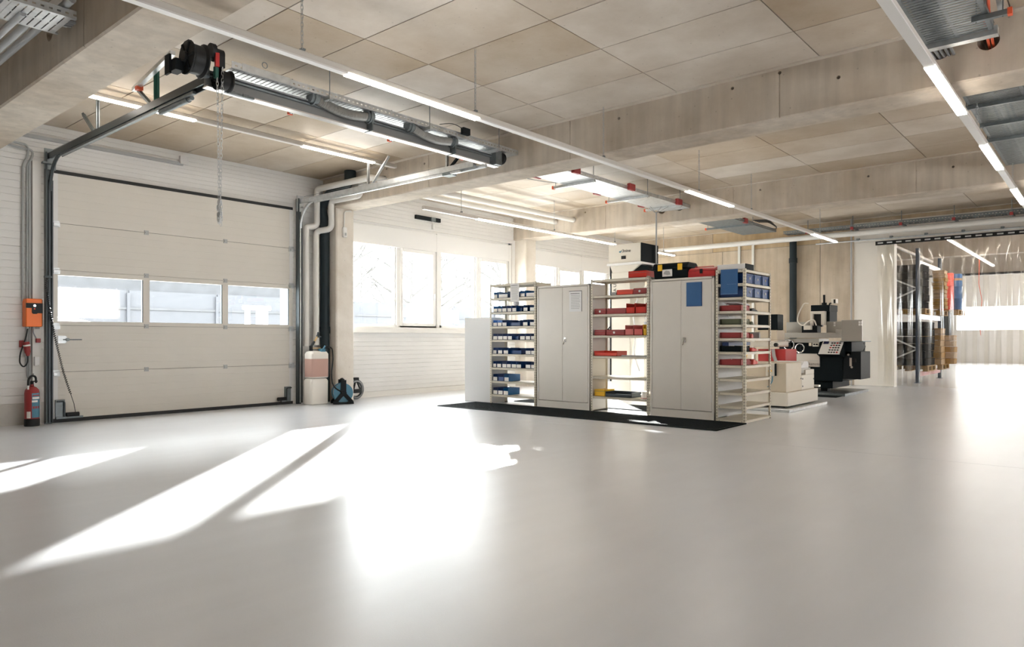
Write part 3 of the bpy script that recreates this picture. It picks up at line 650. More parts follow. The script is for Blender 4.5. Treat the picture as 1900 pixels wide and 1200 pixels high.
obj('pipe_run', MB().tube(rounded([(7.40, 10.62, 0), (7.40, 10.62, 3.12), (7.33, 10.63, 3.42), (7.33, 10.35, 3.64), (7.33, 9.95, 3.64), (7.33, 9.82, 3.78), (7.33, 9.80, 3.925)], .09, 5), .082, 16), 'darkpipe', dp, smooth=50)
for z in (1.20, 2.98): obj('collar', MB().cyl((7.40, 10.62, z), (7.40, 10.62, z+.12), .093, 18), 'darkpipe', dp, smooth=50)
obj('collar', MB().cyl((7.33, 9.80, 3.74), (7.33, 9.80, 3.925), .098, 18), 'darkpipe', dp, smooth=50)
obj('pipe_loop', MB().tube(arc((7.52, 10.46, .98), .11, -1.4, 1.4, 10, 'XZ'), .008, 6), 'black', dp, smooth=True)
for z in (1.22, 2.78):
    pass
sb = thing('sensor_box', (7.66, 10.40, 2.93), 'small white sensor box with conduit on the column', 'sensor')
obj('housing', MB().box(7.62, 7.70, 10.375, 10.419, 2.90, 3.08), 'whiteplastic', sb, bevel=.008)
obj('face_grille', MB().box(7.645, 7.68, 10.370, 10.375, 2.93, 2.98), 'conduit', sb)
obj('conduit_pipe', MB().tube(rounded([(7.655, 10.405, 3.08), (7.655, 10.405, 3.36), (7.78, 10.405, 3.385), (7.95, 10.5, 3.37)], .05), .014, 8), 'pipe', sb, smooth=True)
cd = thing('wall_duct', (3.8, 10.72, 3.70), 'grey cable duct with end box high above the gate', 'duct')
obj('duct_run', MB().box(2.4, 4.95, W-.04, W-.001, 3.72, 3.765), 'conduit', cd)
obj('end_box', MB().box(4.90, 5.02, W-.06, W-.001, 3.74, 3.86), 'cabgrey', cd)
wc = thing('wall_conduits', (2.9, 10.7, .6), 'pair of grey conduits running up left of the gate', 'conduit')
for k, x in enumerate((2.885, 2.935)):
    obj('conduit', MB().tube(rounded([(x, W-.03, .8 if k else 1.6), (x, W-.03, 3.36), (x+.06, W-.03, 3.47), (x+.06, W-.03, 3.62-.06*k), (2.2, W-.03, 3.66-.05*k), (0, W-.03, 3.68-.05*k)], .06), .013, 8), 'conduit', wc, smooth=True)
obj('conduit', MB().tube(rounded([(2.99, W-.09, .66), (2.95, W-.05, .58), (2.935, W-.03, .62), (2.935, W-.03, .84)], .03), .008, 6), 'cable', wc, smooth=True)
obj('junction_box', MB().box(2.995, 3.055, W-.115, W-.07, .76, .88), 'whiteplastic', wc, bevel=.006)
obj('conduit_channel', MB().box(2.955, 2.98, W-.03, W-.001, .3, 3.40), 'conduit', wc)
# pipe rail along the end wall, drop conduits and drain there
pipe('wall_pipe', [(17.75, 10.3, 3.42), (17.75, 9.7, 3.55), (17.75, -1, 3.55)], .065, 'pipe', 'white pipe running along the end wall under ceiling')
dpe = obj('drain_pipe', MB().cyl((17.95, 6.10, 0), (17.95, 6.10, 3.60), .085, 16).cyl((17.95, 6.10, 2.98), (17.95, 6.10, 3.1), .1, 16), 'darkpipe', None, 'tall black drain pipe on the end wall behind the grinder', 'pipe', smooth=50)
for y, lb in ((7.53, 'white vertical conduit on end wall, left of two'), (7.16, 'white vertical conduit on end wall nearer the drain pipe')):
    obj('wall_conduit', MB().box(EX-.05, EX-.001, y-.03, y+.03, .5, 3.6), 'pipe', None, lb, 'conduit')
obj('door_edge_post', MB().cyl((17.98, 4.76, 0), (17.98, 4.76, ZC), .02, 8), 'conduit', None, 'grey pole where concrete wall meets the white partition', 'pole', smooth=True)
# drop hose with suspension fork
hs = thing('drop_cable', (11.0, 6.2, 1.9), 'dark supply cable dropping from the tray behind cabinets', 'cable')
obj('cable_run', MB().cyl((12.0, 6.62, 2.5), (12.0, 6.62, 3.50), .017, 8), 'conduit', hs, smooth=True)
for dx, dy in ((.0, .18), (.1, -.25), (-.12, .08), (.05, -.1)):
    obj('cable_end', MB().tube([(12.0, 6.62, 3.48), (12.0+dx*.4, 6.62+dy*.4, 3.53), (12.0+dx, 6.62+dy, 3.62)], .005, 5), 'cable', hs)
fx = thing('pipe_clamp_bar', (10.2, 10.4, 3.55), 'short black clamp bar on wall above the window', 'clamp')
obj('bar', MB().box(9.62, 10.30, W-.05, W-.001, 3.52, 3.60), 'blackmetal', fx)
obj('knuckle', MB().box(10.02, 10.14, W-.07, W-.05, 3.52, 3.60), 'galvdark', fx)
obj('wall_sensor', MB().box(10.08, 10.13, W-.05, W-.001, 3.36, 3.46).cyl((10.10, W-.02, 3.46), (10.10, W-.02, 3.60), .008, 8), 'whiteplastic', None, 'tiny white sensor on the wall over the first window', 'sensor')
# ---------------------------------------------------------------- storage row
FX = 9.03
ORD = ['first', 'second', 'third', 'fourth', 'fifth', 'sixth', 'seventh', 'eighth', 'ninth', 'tenth', 'eleventh', 'twelfth']
def rack(name, x0, x1, y0, y1, top, levels, label):
    t = thing(name, ((x0+x1)/2, (y0+y1)/2, 0), label, 'shelf'); w = .034; q = .002
    for (x, sx) in ((x0, 1), (x1, -1)):
        for (y, sy) in ((y0, 1), (y1, -1)):
            mb = MB().box(min(x, x+sx*q), max(x, x+sx*q), min(y, y+sy*w), max(y, y+sy*w), 0, top+.01).box(min(x, x+sx*w), max(x, x+sx*w), min(y, y+sy*q), max(y, y+sy*q), 0, top+.01)
            p = obj('post', mb, 'shelf', t)
            h = MB(); n = int(top/.04)
            for k in range(n):
                z = .03+k*.04
                h.box(x-.0012 if sx > 0 else x, x if sx > 0 else x+.0012, y+sy*.017-.005, y+sy*.017+.005, z, z+.016)
                if sy > 0: h.box(x+sx*.017-.005, x+sx*.017+.005, y-.0012, y, z, z+.016)
            obj('post_slots', h, 'joint', p, kind='stuff')
            obj('foot', MB().box(min(x, x+sx*.036), max(x, x+sx*.036), min(y, y+sy*.036), max(y, y+sy*.036), 0, .012), 'black', p)
    for z in levels:
        e = .004
        s = MB().box(x0+e, x1-e, y0+e, y1-e, z-.004, z).box(x0+e, x0+e+.002, y0+e, y1-e, z-.036, z).box(x1-e-.002, x1-e, y0+e, y1-e, z-.036, z).box(x0+e, x1-e, y0+e, y0+e+.002, z-.036, z).box(x0+e, x1-e, y1-e-.002, y1-e, z-.036, z)
        s.box(x0+e, x0+e+.015, y0+e, y1-e, z-.036, z-.034)
        sh_ = obj('shelf_board', s, 'shelf', t)
        obj('shelf_bolt', MB().cyl((x0+e-.004, y0+.05, z-.018), (x0+e, y0+.05, z-.018), .006, 6).cyl((x0+e-.004, y1-.05, z-.018), (x0+e, y1-.05, z-.018), .006, 6), 'galvdark', sh_, kind='stuff')
    return t
LV = [2.03, 1.80, 1.56, 1.32, 1.09, .85, .62, .39, .16]
r1 = rack('shelf_unit', FX, FX+.42, 7.17, 8.17, 2.03, LV, 'cream metal shelf unit filled with blue labelled bins')
obj('side_panel', MB().box(FX+.03, FX+.39, 7.176, 7.18, .02, 2.0), 'shelf', r1)
MV = [2.0, 1.76, 1.48, 1.16, .85, .54, .24]
r2 = rack('shelf_unit', FX, FX+.42, 5.10, 6.10, 2.0, MV, 'cream metal shelf unit with red boxes between two cabinets')
obj('side_panel', MB().box(FX+.03, FX+.39, 6.09, 6.094, .02, 1.95), 'cab', r2)
RV = [2.02-.18*k for k in range(12)]
r3 = rack('shelf_unit', FX, FX+.90, 3.68, 4.09, 2.02, RV, 'narrow cream shelf unit at right end with blue drawers')
obj('back_panel', MB().box(FX+.03, FX+.87, 4.082, 4.086, .05, 1.98), 'cabgrey', r3)
def cabinet(y0, y1, label, notice):
    t = thing('tool_cabinet', (FX+.22, (y0+y1)/2, 0), label, 'cabinet'); top = 1.955; x0, x1 = FX, FX+.43; ym = (y0+y1)/2
    obj('body', MB().box(x0+.022, x1, y0, y0+.02, 0, top).box(x0+.022, x1, y1-.02, y1, 0, top).box(x1-.01, x1, y0, y1, 0, top).box(x0, x1, y0, y1, top-.03, top).box(x0+.004, x1, y0, y1, 0, .12).box(x0, x0+.022, y0, y0+.03, 0, top).box(x0, x0+.022, y1-.03, y1, 0, top), 'cab', t, bevel=.003)
    for a, b in ((y0+.034, ym-.002), (ym+.002, y1-.034)):
        d = obj('door', MB().box(x0+.003, x0+.02, a, b, .128, top-.036), 'cab', t, bevel=.003)
        hy = y0+.034 if a < ym-.1 and a == y0+.034 else y1-.034
        for z in (.30, 1.70): obj('hinge', MB().cyl((x0-.002, hy, z-.05), (x0-.002, hy, z+.05), .007, 8), 'alu', d)
        if a == y0+.034:
            obj('handle', MB().box(x0-.012, x0+.003, b-.075, b-.03, 1.06, 1.13).bar((x0-.018, b-.06, 1.10), (x0-.024, b-.035, 1.02), .018, .012).cyl((x0-.018, b-.052, 1.105), (x0, b-.052, 1.105), .016, 12), 'chrome', d, smooth=40)
    return t
c1 = cabinet(6.125, 7.145, 'cream two-door cabinet with a printed notice on its door', 1)
c2 = cabinet(4.115, 5.08, 'cream two-door cabinet with a blue sleeve on its door', 2)
low = thing('sheet_cabinet', (9.3, 8.5, 0), 'low plain light grey cabinet at left end of row', 'cabinet')
obj('body', MB().box(9.10, 9.48, 8.19, 8.84, 0, 1.475), 'cabgrey', low, bevel=.004)
obj('front_panel', MB().box(9.088, 9.10, 8.20, 8.81, .01, 1.465), 'cabgrey', low, bevel=.003)
def notice(name, x, y0, y1, z0, z1, label, m='paper', lines=True, edge=None):
    t = thing(name, (x, (y0+y1)/2, z0), label, 'notice')
    obj('sheet', MB().box(x-.003, x, y0, y1, z0, z1), m, t)
    if edge: obj('border', MB().box(x-.004, x-.001, y0-.006, y1+.006, z1, z1+.008).box(x-.004, x-.001, y0-.006, y0, z0, z1+.008), edge, t)
    if lines:
        h = z1-z0; w = y1-y0; mb = MB().box(x-.0036, x-.003, y0+w*.15, y1-w*.1, z1-h*.12, z1-h*.095); obj('heading', mb, 'inkdark', t)
        for k in range(9): obj('text_line', MB().box(x-.0036, x-.003, y0+w*(.12+.06*(k % 3 == 2)), y1-w*.14, z1-h*(.2+.08*k)-.004, z1-h*(.2+.08*k)+.003), 'ink', t)
    return t
notice('wall_notice', FX+.0015, 6.27, 6.50, 1.53, 1.845, 'printed white notice in dark border on cabinet door', edge='inkdark')
notice('hanging_notice', FX-.001, 7.52, 7.71, 1.72, 2.03, 'white printed list hanging on the blue bin shelf')
t_ = thing('blue_sleeve', (FX-.001, 4.4, 1.56), 'blue document sleeve stuck on the right cabinet door', 'sleeve')
obj('sleeve', MB().box(FX-.003, FX+.0015, 4.285, 4.515, 1.555, 1.885), 'bluesleeve', t_)
obj('sleeve_edge', MB().box(FX-.0045, FX-.003, 4.285, 4.295, 1.555, 1.885).box(FX-.0045, FX-.003, 4.285, 4.515, 1.555, 1.562), 'bluebin', t_)
t_ = thing('blue_sleeve', (FX-.004, 3.9, 1.7), 'blue document sleeve hanging on the right shelf unit', 'sleeve')
obj('sleeve', MB().box(FX-.008, FX-.003, 3.78, 4.015, 1.70, 2.03), 'bluesleeve', t_)
obj('sleeve_edge', MB().box(FX-.010, FX-.008, 3.78, 4.015, 1.70, 1.708).box(FX-.010, FX-.008, 3.80, 3.93, 1.83, 1.834), 'ltblue', t_)
# bins on the left rack: label spans in metres along the shelf, from the photograph
def binmesh(w, d, h, wall=.004):
    mb = MB().box(0, d, 0, w, 0, wall).box(0, d, 0, wall, 0, h).box(0, d, w-wall, w, 0, h).box(d-wall, d, 0, w, 0, h).box(0, wall, 0, w, 0, h*.62)
    mb.add([(0, 0, h*.62), (wall, 0, h*.62), (d*.18, 0, h), (d*.18, wall, h), (wall, wall, h*.62), (0, wall, h*.62)], [(0, 1, 2), (3, 4, 5)])
    return mb
def ypx(px, x=FX+.02):
    u = (px-950)/1317.6; dx = math.cos(TH)+u*math.sin(TH); dy = math.sin(TH)-u*math.cos(TH)
    return dy/dx*x
SPANS = [[(915, 922), (924, 941), (964, 973), (975, 992)],
         [(914.5, 922), (922.5, 930), (930.5, 939), (940, 948), (949, 957), (970, 978), (982, 991)],
         [(913.5, 921.5), (922, 930), (930.5, 939), (969, 978), (982, 990.5)],
         [(913.5, 922), (922.5, 931.7), (932, 940.3), (940.8, 949), (963.6, 973.2), (974, 983), (983.7, 993)],
         [(912.5, 920.4), (922.8, 931), (933, 942), (974, 983.8), (984, 993.4)],
         [(912.5, 920), (921, 929.2), (930.6, 938.6), (939, 947), (948, 957), (957.2, 966), (974, 983.4), (984, 993)],
         [(914, 922), (923, 933.5), (934.4, 943)],
         [(913.4, 922), (923, 932), (932.7, 942)]]
for li, spans in enumerate(SPANS):
    z = LV[li+1]
    for bi, (a, b) in enumerate(spans):
        y1, y0 = ypx(a), ypx(b); y0 = max(y0, 7.215); y1 = min(y1, 8.13)
        w = max(.05, y1-y0-.004); big = w > .14
        m = 'ltblue' if (li == 0 or (li in (1, 2) and bi < 2) or li >= 6 and bi == len(spans)-1) else 'bluebin'
        h = .105 if li < 6 else .115
        t = thing('storage_bin', (FX+.035, y0, z), '%s storage bin, %s from left on %s shelf of the blue bin rack' % ('light blue' if m == 'ltblue' else 'dark blue', ORD[bi], ORD[li]), 'bin', 'labelled bins on the left rack')
        obj('bin_body', binmesh(w, .30, h), m, t, local=True)
        if not (li == 6 and bi == 1): obj('label_card', MB().box(-.004, -.0005, .004, w-.004, .006, h*.58), 'label', t, local=True)
# plain deep bins without labels
for (li, a, b, lb) in ((2, 941, 966, 'third'), (1, 958, 969, 'second'), (3, 950, 963, 'fourth'), (4, 943, 968, 'fifth'), (5, 966.5, 973.5, 'sixth'), (0, 942.5, 963, 'first')):
    y1, y0 = ypx(a, FX+.1), ypx(b, FX+.1)
    t = thing('storage_bin', (FX+.09, y0, LV[li+1]), 'dark blue bin without label in the gap on %s shelf of bin rack' % lb, 'bin', 'labelled bins on the left rack')
    obj('bin_body', binmesh(y1-y0, .26, .10), 'bluebin', t, local=True)
t = thing('clear_bag', (FX+.06, 7.64, 1.56), 'crumpled clear bag among the bins on second shelf', 'bag')
bb = MB().lathe([(.012, 0), (.04, .005), (.05, .04), (.04, .08), (.02, .11), (.008, .13)], (FX+.08, 7.645, 1.665), 9)
obj('bag_body', bb, mat('clear film', (.55, .55, .58), .25), t, smooth=30)
# mid rack
def crate(name, px0, px1, z, h, m, label, d=.28, x=FX+.04, cat='box', lip=True, sticker=None, group=None):
    y1, y0 = ypx(px0, x), ypx(px1, x)
    y0 = max(y0, 5.135) if 5.0 < y0 < 6.2 else y0; y1 = min(y1, 6.065) if 5.0 < y1 < 6.3 else y1
    t = thing(name, (x, y0, z), label, cat, group)
    obj('bin_body', binmesh(y1-y0-.004, d, h, .005) if lip else MB().box(0, d, 0, y1-y0-.004, 0, h), m, t, local=True, bevel=0 if lip else .006)
    if not lip: obj('lid_line', MB().box(-.002, .001, .004, y1-y0-.008, h*.72, h*.76), 'joint', t, local=True)
    if sticker: obj('sticker', MB().cyl((-.003, (y1-y0)*sticker, h*.5), (-.0005, (y1-y0)*sticker, h*.5), .017, 14), 'label', t, local=True)
    return t
crate('parts_box', 1097.5, 1124, 1.48, .085, 'dkred', 'dark red box with round sticker on second level of middle rack', lip=False, sticker=.5)
crate('parts_box', 1125, 1161, 1.48, .085, 'dkred', 'wide plain dark red box beside the bright red bins', lip=False)
crate('parts_bin', 1161.5, 1178, 1.48, .15, 'redbin', 'tall bright red bin, left of pair on second level')
crate('parts_bin', 1178.5, 1199, 1.48, .15, 'redbin', 'tall bright red bin against right post on second level')
crate('parts_box', 1097.5, 1123, 1.16, .085, 'dkred', 'plain dark red box left on third level of middle rack', lip=False)
crate('parts_box', 1124, 1158.5, 1.16, .085, 'dkred', 'dark red box with round sticker on third level', lip=False, sticker=.55)
crate('parts_bin', 1159.5, 1175.5, 1.16, .15, 'redbin', 'tall red bin, left of pair on third level')
crate('parts_bin', 1176, 1192.5, 1.16, .15, 'redbin', 'tall red bin next to the yellow bin on third level')
crate('parts_bin', 1193, 1199, 1.16, .155, 'yellow', 'slim yellow bin by right post on third level')
crate('parts_tray', 1097.5, 1145, .85, .075, 'brightred', 'long bright red tray on fourth level of middle rack')
crate('parts_box', 1097.5, 1122, .24, .10, 'yellow', 'flat yellow box on lowest level of middle rack', lip=False)
crate('parts_bin', 1123, 1172, .24, .075, 'steelblue', 'slate coloured shallow bin on lowest level of middle rack')
crate('parts_box', 1143.5, 1174, 1.76, .075, 'brightred', 'bright red box on first level of middle rack', lip=False)
crate('parts_box', 1174.5, 1199, 1.76, .085, 'dkred', 'dark red box with sticker on first level of rack', lip=False, sticker=.5)
crate('parts_box', 1133, 1143, 1.76, .045, 'bottle', 'small grey block left of the bright red box', lip=False, d=.1)
crate('red_case', 1165, 1199.5, 2.0, .10, 'redbin', 'flat red case lying on top of the middle rack', lip=False)
t = thing('flat_sheet', (9.2, 5.4, .853), 'dark flat metal sheet lying on fourth level', 'sheet')
obj('plate', MB().box(FX+.04, FX+.36, 5.14, 5.58, .851, .861), 'galvdark', t); obj('plate_rim', MB().box(FX+.036, FX+.04, 5.14, 5.58, .851, .868), 'conduit', t)
t = thing('wire_spool', (9.2, 5.22, .24), 'pale wire spool on lowest level by right post', 'spool')
obj('core', MB().lathe([(.065, .008), (.065, .10)], (9.15, 5.215, .24), 16), 'label', t, smooth=40)
for z in (.241, .29, .335): obj('flange', MB().cyl((9.15, 5.215, z), (9.15, 5.215, z+.008), .078, 18), 'whiteplastic' if z > .25 else 'dkred', t)
t = thing('hand_tool', (9.2, 5.85, 1.25), 'small black tool standing behind the dark red box', 'tool')
obj('shaft', MB().bar((FX+.1, 5.86, 1.245), (FX+.1, 5.80, 1.31), .012, .012), 'black', t); obj('grip', MB().cyl((FX+.1, 5.865, 1.24), (FX+.1, 5.85, 1.255), .014, 8), 'black', t)
# right rack
def gy(px, x): return ypx(px, x)
for lvl, zz in ((1, RV[1]), (2, RV[2])):
    for k in range(3):
        x0 = FX+.06+k*.275
        t = thing('drawer_bin', (x0, 3.70, zz), 'deep blue drawer bin with white dot, %s from front on %s row' % (ORD[k], 'upper' if lvl == 1 else 'lower'), 'bin', 'blue drawer bins in the right rack')
        obj('bin_body', MB().box(0, .265, 0, .36, 0, .006).box(0, .006, 0, .36, 0, .135).box(.259, .265, 0, .36, 0, .135).box(0, .265, .354, .36, 0, .135).box(0, .265, 0, .006, 0, .13), 'bluebin', t, local=True)
        obj('front_frame', MB().box(.02, .03, -.006, 0, .0, .12).box(.235, .245, -.006, 0, .0, .12).box(.02, .245, -.006, 0, .11, .12), 'bluebin', t, local=True)
        obj('white_dot', MB().cyl((.13, -.006, .07), (.13, -.0005, .07), .016, 12), 'label', t, local=True)
def side_bin(zi, m, x0, x1, label, h=.075):
    t = thing('long_bin', (x0, 3.76, RV[zi]), label, 'bin', 'long bins in the right rack')
    L_ = x1-x0
    obj('bin_body', MB().box(0, L_, 0, .27, 0, .004).box(0, .005, 0, .27, 0, h).box(L_-.005, L_, 0, .27, 0, h).box(0, L_*.9, .265, .27, 0, h).prism([(0, 0), (L_, 0), (L_, h*.5), (L_*.8, h), (0, h)], 'Y', 0, .005), m, t, local=True)
    obj('end_grip', MB().box(.02, .06, .28, .30, .0, h), m, t, local=True)
    return t
side_bin(3, 'dkred', FX+.05, FX+.34, 'dark red long bin under the blue drawers')
side_bin(4, 'olive', FX+.05, FX+.34, 'olive long bin on the level below dark red bin')
side_bin(5, 'dkred', FX+.05, FX+.34, 'dark red long bin beneath the olive bin')
side_bin(6, 'machblack', FX+.05, FX+.34, 'dark teal long bin in the right rack')
side_bin(7, 'dkred', FX+.05, FX+.40, 'lowest dark red long bin in the right rack')
def lump(name, zi, x0, x1, h, m, label, y0=3.74, cat='part', rnd=0):
    t = thing(name, ((x0+x1)/2, y0+.12, RV[zi]), label, cat); q = random.Random(zi*7+rnd)
    n = 5
    for k in range(n):
        a = x0+(x1-x0)*k/n; b = a+(x1-x0)/n*1.25; b = min(b, x1); hh = h*(.55+.45*q.random())*(1-.5*k/n)
        obj('item_piece', MB().prism([(a, 0+RV[zi]), (b, RV[zi]), (b-.01, RV[zi]+hh*.7), ((a+b)/2, RV[zi]+hh), (a+.01, RV[zi]+hh*.8)], 'Y', y0+.02*k, y0+.2-.015*k), m, t, bevel=.006)
    return t
lump('black_tool', 3, FX+.36, FX+.80, .06, 'black', 'black tools beside the dark red bin', cat='tool')
lump('dark_box', 4, FX+.36, FX+.62, .075, 'olive', 'dark translucent box behind the olive bin')
lump('red_glove', 5, FX+.36, FX+.62, .075, 'redbin', 'red glove like bundle on the fifth level', cat='bundle')
lump('grey_rag', 5, FX+.63, FX+.82, .10, 'bottle', 'grey crumpled cloth behind red bundle', cat='cloth', rnd=2)
lump('red_tool', 6, FX+.36, FX+.78, .075, 'redbin', 'red power tool lying on the sixth level', cat='tool', rnd=3)
lump('red_tool', 7, FX+.42, FX+.80, .08, 'redbin', 'red power tool on seventh level of right rack', cat='tool', rnd=5)
t = thing('paper_stack', (FX+.25, 3.9, RV[3]+.08), 'tilted white papers above the dark red bin', 'paper')
for k in range(3): obj('sheet', MB().bar((FX+.06+.05*k, 3.92, RV[3]+.115-.01*k), (FX+.36+.05*k, 3.88, RV[3]+.10-.008*k), .2, .006), 'paper', t)
t = thing('paper_stack', (FX+.25, 3.9, RV[4]+.08), 'white papers standing behind the olive bin', 'paper')
for k in range(2): obj('sheet', MB().box(FX+.10+.05*k, FX+.28+.04*k, 3.95+.01*k, 3.955+.01*k, RV[4]+.06, RV[4]+.135-.01*k), 'paper', t)
t = thing('blue_board', (FX+.5, 3.95, RV[6]), 'long blue board on the sixth level of right rack', 'board')
obj('board', MB().box(FX+.12, FX+.86, 3.96, 4.05, RV[6]+.075, RV[6]+.125), 'bluebin', t); obj('board_rest', MB().box(FX+.14, FX+.84, 3.97, 4.04, RV[6]+.0, RV[6]+.075), 'shelf', t)
# on top of the row
t = thing('toolbox', (9.24, 4.78, 1.955), 'black plastic toolbox with two yellow latches on cabinet', 'toolbox')
y0, y1, zb = 4.52, 5.07, 1.956; xa, xb = FX+.05, FX+.36
obj('tub', MB().prism([(xa+.02, zb), (xb-.02, zb), (xb, zb+.14), (xa, zb+.14)], 'Y', y0+.015, y1-.015), 'machblack', t, bevel=.012)
obj('lid', MB().prism([(xa-.012, zb+.14), (xb+.012, zb+.14), (xb+.012, zb+.18), (xb-.03, zb+.225), (xa+.03, zb+.225), (xa-.012, zb+.18)], 'Y', y0, y1), 'machblack', t, bevel=.012)
for yy in (y0+.11, y1-.13): obj('latch', MB().box(xa-.026, xa-.010, yy-.035, yy+.035, zb+.115, zb+.205), 'yellow', t, bevel=.005)
pl = obj('picture_label', MB().box(xa-.004, xa+.008, y0+.24, y0+.39, zb+.035, zb+.135), 'label', t)
obj('picture_motif', MB().prism([(y0+.26, zb+.06), (y0+.31, zb+.055), (y0+.37, zb+.07), (y0+.36, zb+.10), (y0+.33, zb+.12), (y0+.28, zb+.11)], 'X', xa-.006, xa-.004), 'ink', pl)
t = thing('metal_toolbox', (9.2, 4.3, 1.955), 'red sheet metal toolbox with gabled lid on cabinet', 'toolbox')
y0, y1 = 4.13, 4.52; xa, xb = FX+.06, FX+.26
obj('body', MB().box(xa, xb, y0, y1, zb, zb+.085), 'red', t, bevel=.006)
obj('lid', MB().prism([(xa, zb+.087), (xb, zb+.087), (xb-.04, zb+.125), (xa+.10, zb+.14), (xa+.03, zb+.12)], 'Y', y0, y1), 'red', t, bevel=.005)
obj('clasp', MB().box(xa-.008, xa, (y0+y1)/2-.02, (y0+y1)/2+.02, zb+.05, zb+.11), 'blackmetal', t)
obj('handle', MB().tube(rounded([(xa+.1, y0+.06, zb+.13), (xa+.1, y0+.06, zb+.15), (xa+.1, y1-.06, zb+.15), (xa+.1, y1-.06, zb+.13)], .02), .006, 6), 'red', t)
t = thing('packing_box', (9.4, 3.9, 2.03), 'white box with black end standing on the right rack', 'box')
obj('carton', MB().box(FX+.03, FX+.32, 3.70, 4.08, 2.022, 2.10), 'whiteplastic', t, bevel=.003)
obj('end_panel', MB().box(FX+.04, FX+.31, 3.692, 3.70, 2.024, 2.098), 'machblack', t)
# rubber mats in front of the row
def rubber_mat(y0, y1, x0, x1, label):
    t = thing('floor_mat', ((x0+x1)/2, (y0+y1)/2, 0), label, 'mat', 'rubber ring mats before the cabinets')
    mb = MB().box(x0, x1, y0, y1, 0, .004)
    b = .03
    fr = MB().prism([(x0-.03, .002), (x0+b, .002), (x0+b, .014), (x0, .014)], 'Y', y0, y1).box(x1-b, x1, y0, y1, .002, .014).box(x0, x1, y0, y0+b, .002, .0135).box(x0, x1, y1-b, y1, .002, .0135)
    obj('mat_sheet', mb, 'mat', t); obj('mat_border', fr, 'mat', t)
    g = MB(); s = .036; nx = int((x1-x0)/s); ny = int((y1-y0)/s)
    for i in range(nx):
        xx = x0+i*s; g.box(xx, xx+.011, y0, y1, .003, .0125)
    for j in range(ny):
        yy = y0+j*s; g.box(x0, x1, yy, yy+.011, .003, .0122)
    obj('mat_grid', g, 'mat', t, kind='stuff')
rubber_mat(6.97, 8.50, 8.12, 9.02, 'black grid rubber mat in front of blue bin rack')
rubber_mat(5.20, 6.95, 8.12, 9.02, 'black grid rubber mat before the middle rack and cabinet')
rubber_mat(3.66, 5.18, 8.12, 9.02, 'black grid rubber mat nearest, before right cabinet and rack')
rubber_mat(5.05, 8.1, 9.6, 10.3, 'black grid rubber mat lying behind the cabinet row')
# ---------------------------------------------------------------- machines behind the row
# mist separator on a tall white column
t = thing('mist_separator', (11.8, 7.0, 0), 'tall white machine column with filter unit on top', 'machine')
obj('housing', MB().box(11.5, 12.15, 6.67, 7.36, 2.53, 2.885), 'cream', t, bevel=.008)
obj('side_panel', MB().box(11.51, 12.14, 6.655, 6.67, 2.535, 2.88), 'machblack', t)
obj('display', MB().box(11.49, 11.50, 6.98, 7.075, 2.60, 2.66), 'black', t)
lg = obj('logo_text', text_mb('3nine', .085, (11.496, 7.06, 2.725), (0, -1, 0), (0, 0, 1)), 'inkdark', t)
obj('logo_mark', MB().prism([(7.13, 2.735), (7.10, 2.72), (7.075, 2.745), (7.075, 2.775), (7.09, 2.75), (7.115, 2.755)], 'X', 11.494, 11.499), 'bluegrey', lg)
obj('flange', MB().box(11.47, 12.17, 6.64, 7.38, 2.49, 2.53), 'whiteplastic', t)
obj('neck', MB().prism([(6.70, 2.49), (7.35, 2.49), (7.30, 2.36), (6.9, 2.36)], 'X', 11.54, 12.1), 'cream', t)
obj('hopper', MB().prism([(6.60, 2.46), (6.78, 2.49), (6.95, 2.30), (6.52, 2.34)], 'X', 11.6, 12.0), 'machblack', t)
obj('column', MB().box(11.55, 12.1, 6.92, 7.33, 0, 2.36), 'cream', t, bevel=.006)
obj('edge_strip', MB().box(11.545, 11.57, 7.33, 7.36, .3, 2.88), 'black', t)
obj('side_lettering', text_mb('A U A', .09, (11.545, 7.22, 2.0), (0, 0, 1), (0, 1, 0)), 'inkdark', t)
t = thing('machine_enclosure', (12.2, 6.0, 0), 'white machine enclosure with pipes behind the middle rack', 'machine')
obj('body', MB().box(11.9, 12.65, 5.75, 6.62, 0, 2.3), 'whiteplastic', t, bevel=.01)
obj('door_seam', MB().box(11.896, 11.90, 6.24, 6.246, .1, 2.2), 'joint', t)
obj('grey_panel', MB().box(11.88, 11.90, 6.32, 6.55, .9, 2.0), 'bottle', t)
obj('upright_tube', MB().cyl((11.75, 6.66, 0), (11.75, 6.66, 2.1), .07, 14), 'cream', t, smooth=True)
obj('swing_arm', MB().tube(rounded([(11.7, 6.66, 1.5), (11.6, 6.5, 1.45), (11.6, 6.45, 1.2), (11.7, 6.35, 1.15)], .1), .03, 8), 'whiteplastic', t, smooth=True)
obj('lower_arm', MB().bar((11.72, 6.66, .55), (11.8, 6.3, .95), .06, .05), 'cream', t)
obj('lower_arm', MB().bar((11.72, 6.66, .25), (11.8, 6.3, .5), .06, .05), 'cream', t)
obj('hose', MB().tube(rounded([(11.65, 6.80, 1.9), (11.6, 6.9, 1.6), (11.6, 6.82, 1.2), (11.65, 6.9, .8), (11.7, 6.8, .5)], .2), .018, 8), 'whiteplastic', t, smooth=True)
obj('nozzle', MB().cyl((11.6, 6.60, 1.42), (11.6, 6.60, 1.30), .05, 12, .035), 'conduit', t, smooth=True)
obj('valve_block', MB().box(11.84, 11.89, 6.27, 6.31, 1.75, 1.95).box(11.84, 11.89, 6.27, 6.31, .65, .78), 'black', t)
obj('fitting', MB().cyl((11.84, 6.45, 1.22), (11.9, 6.45, 1.22), .03, 10).box(11.84, 11.88, 6.41, 6.46, 1.20, 1.24), 'brass', t)
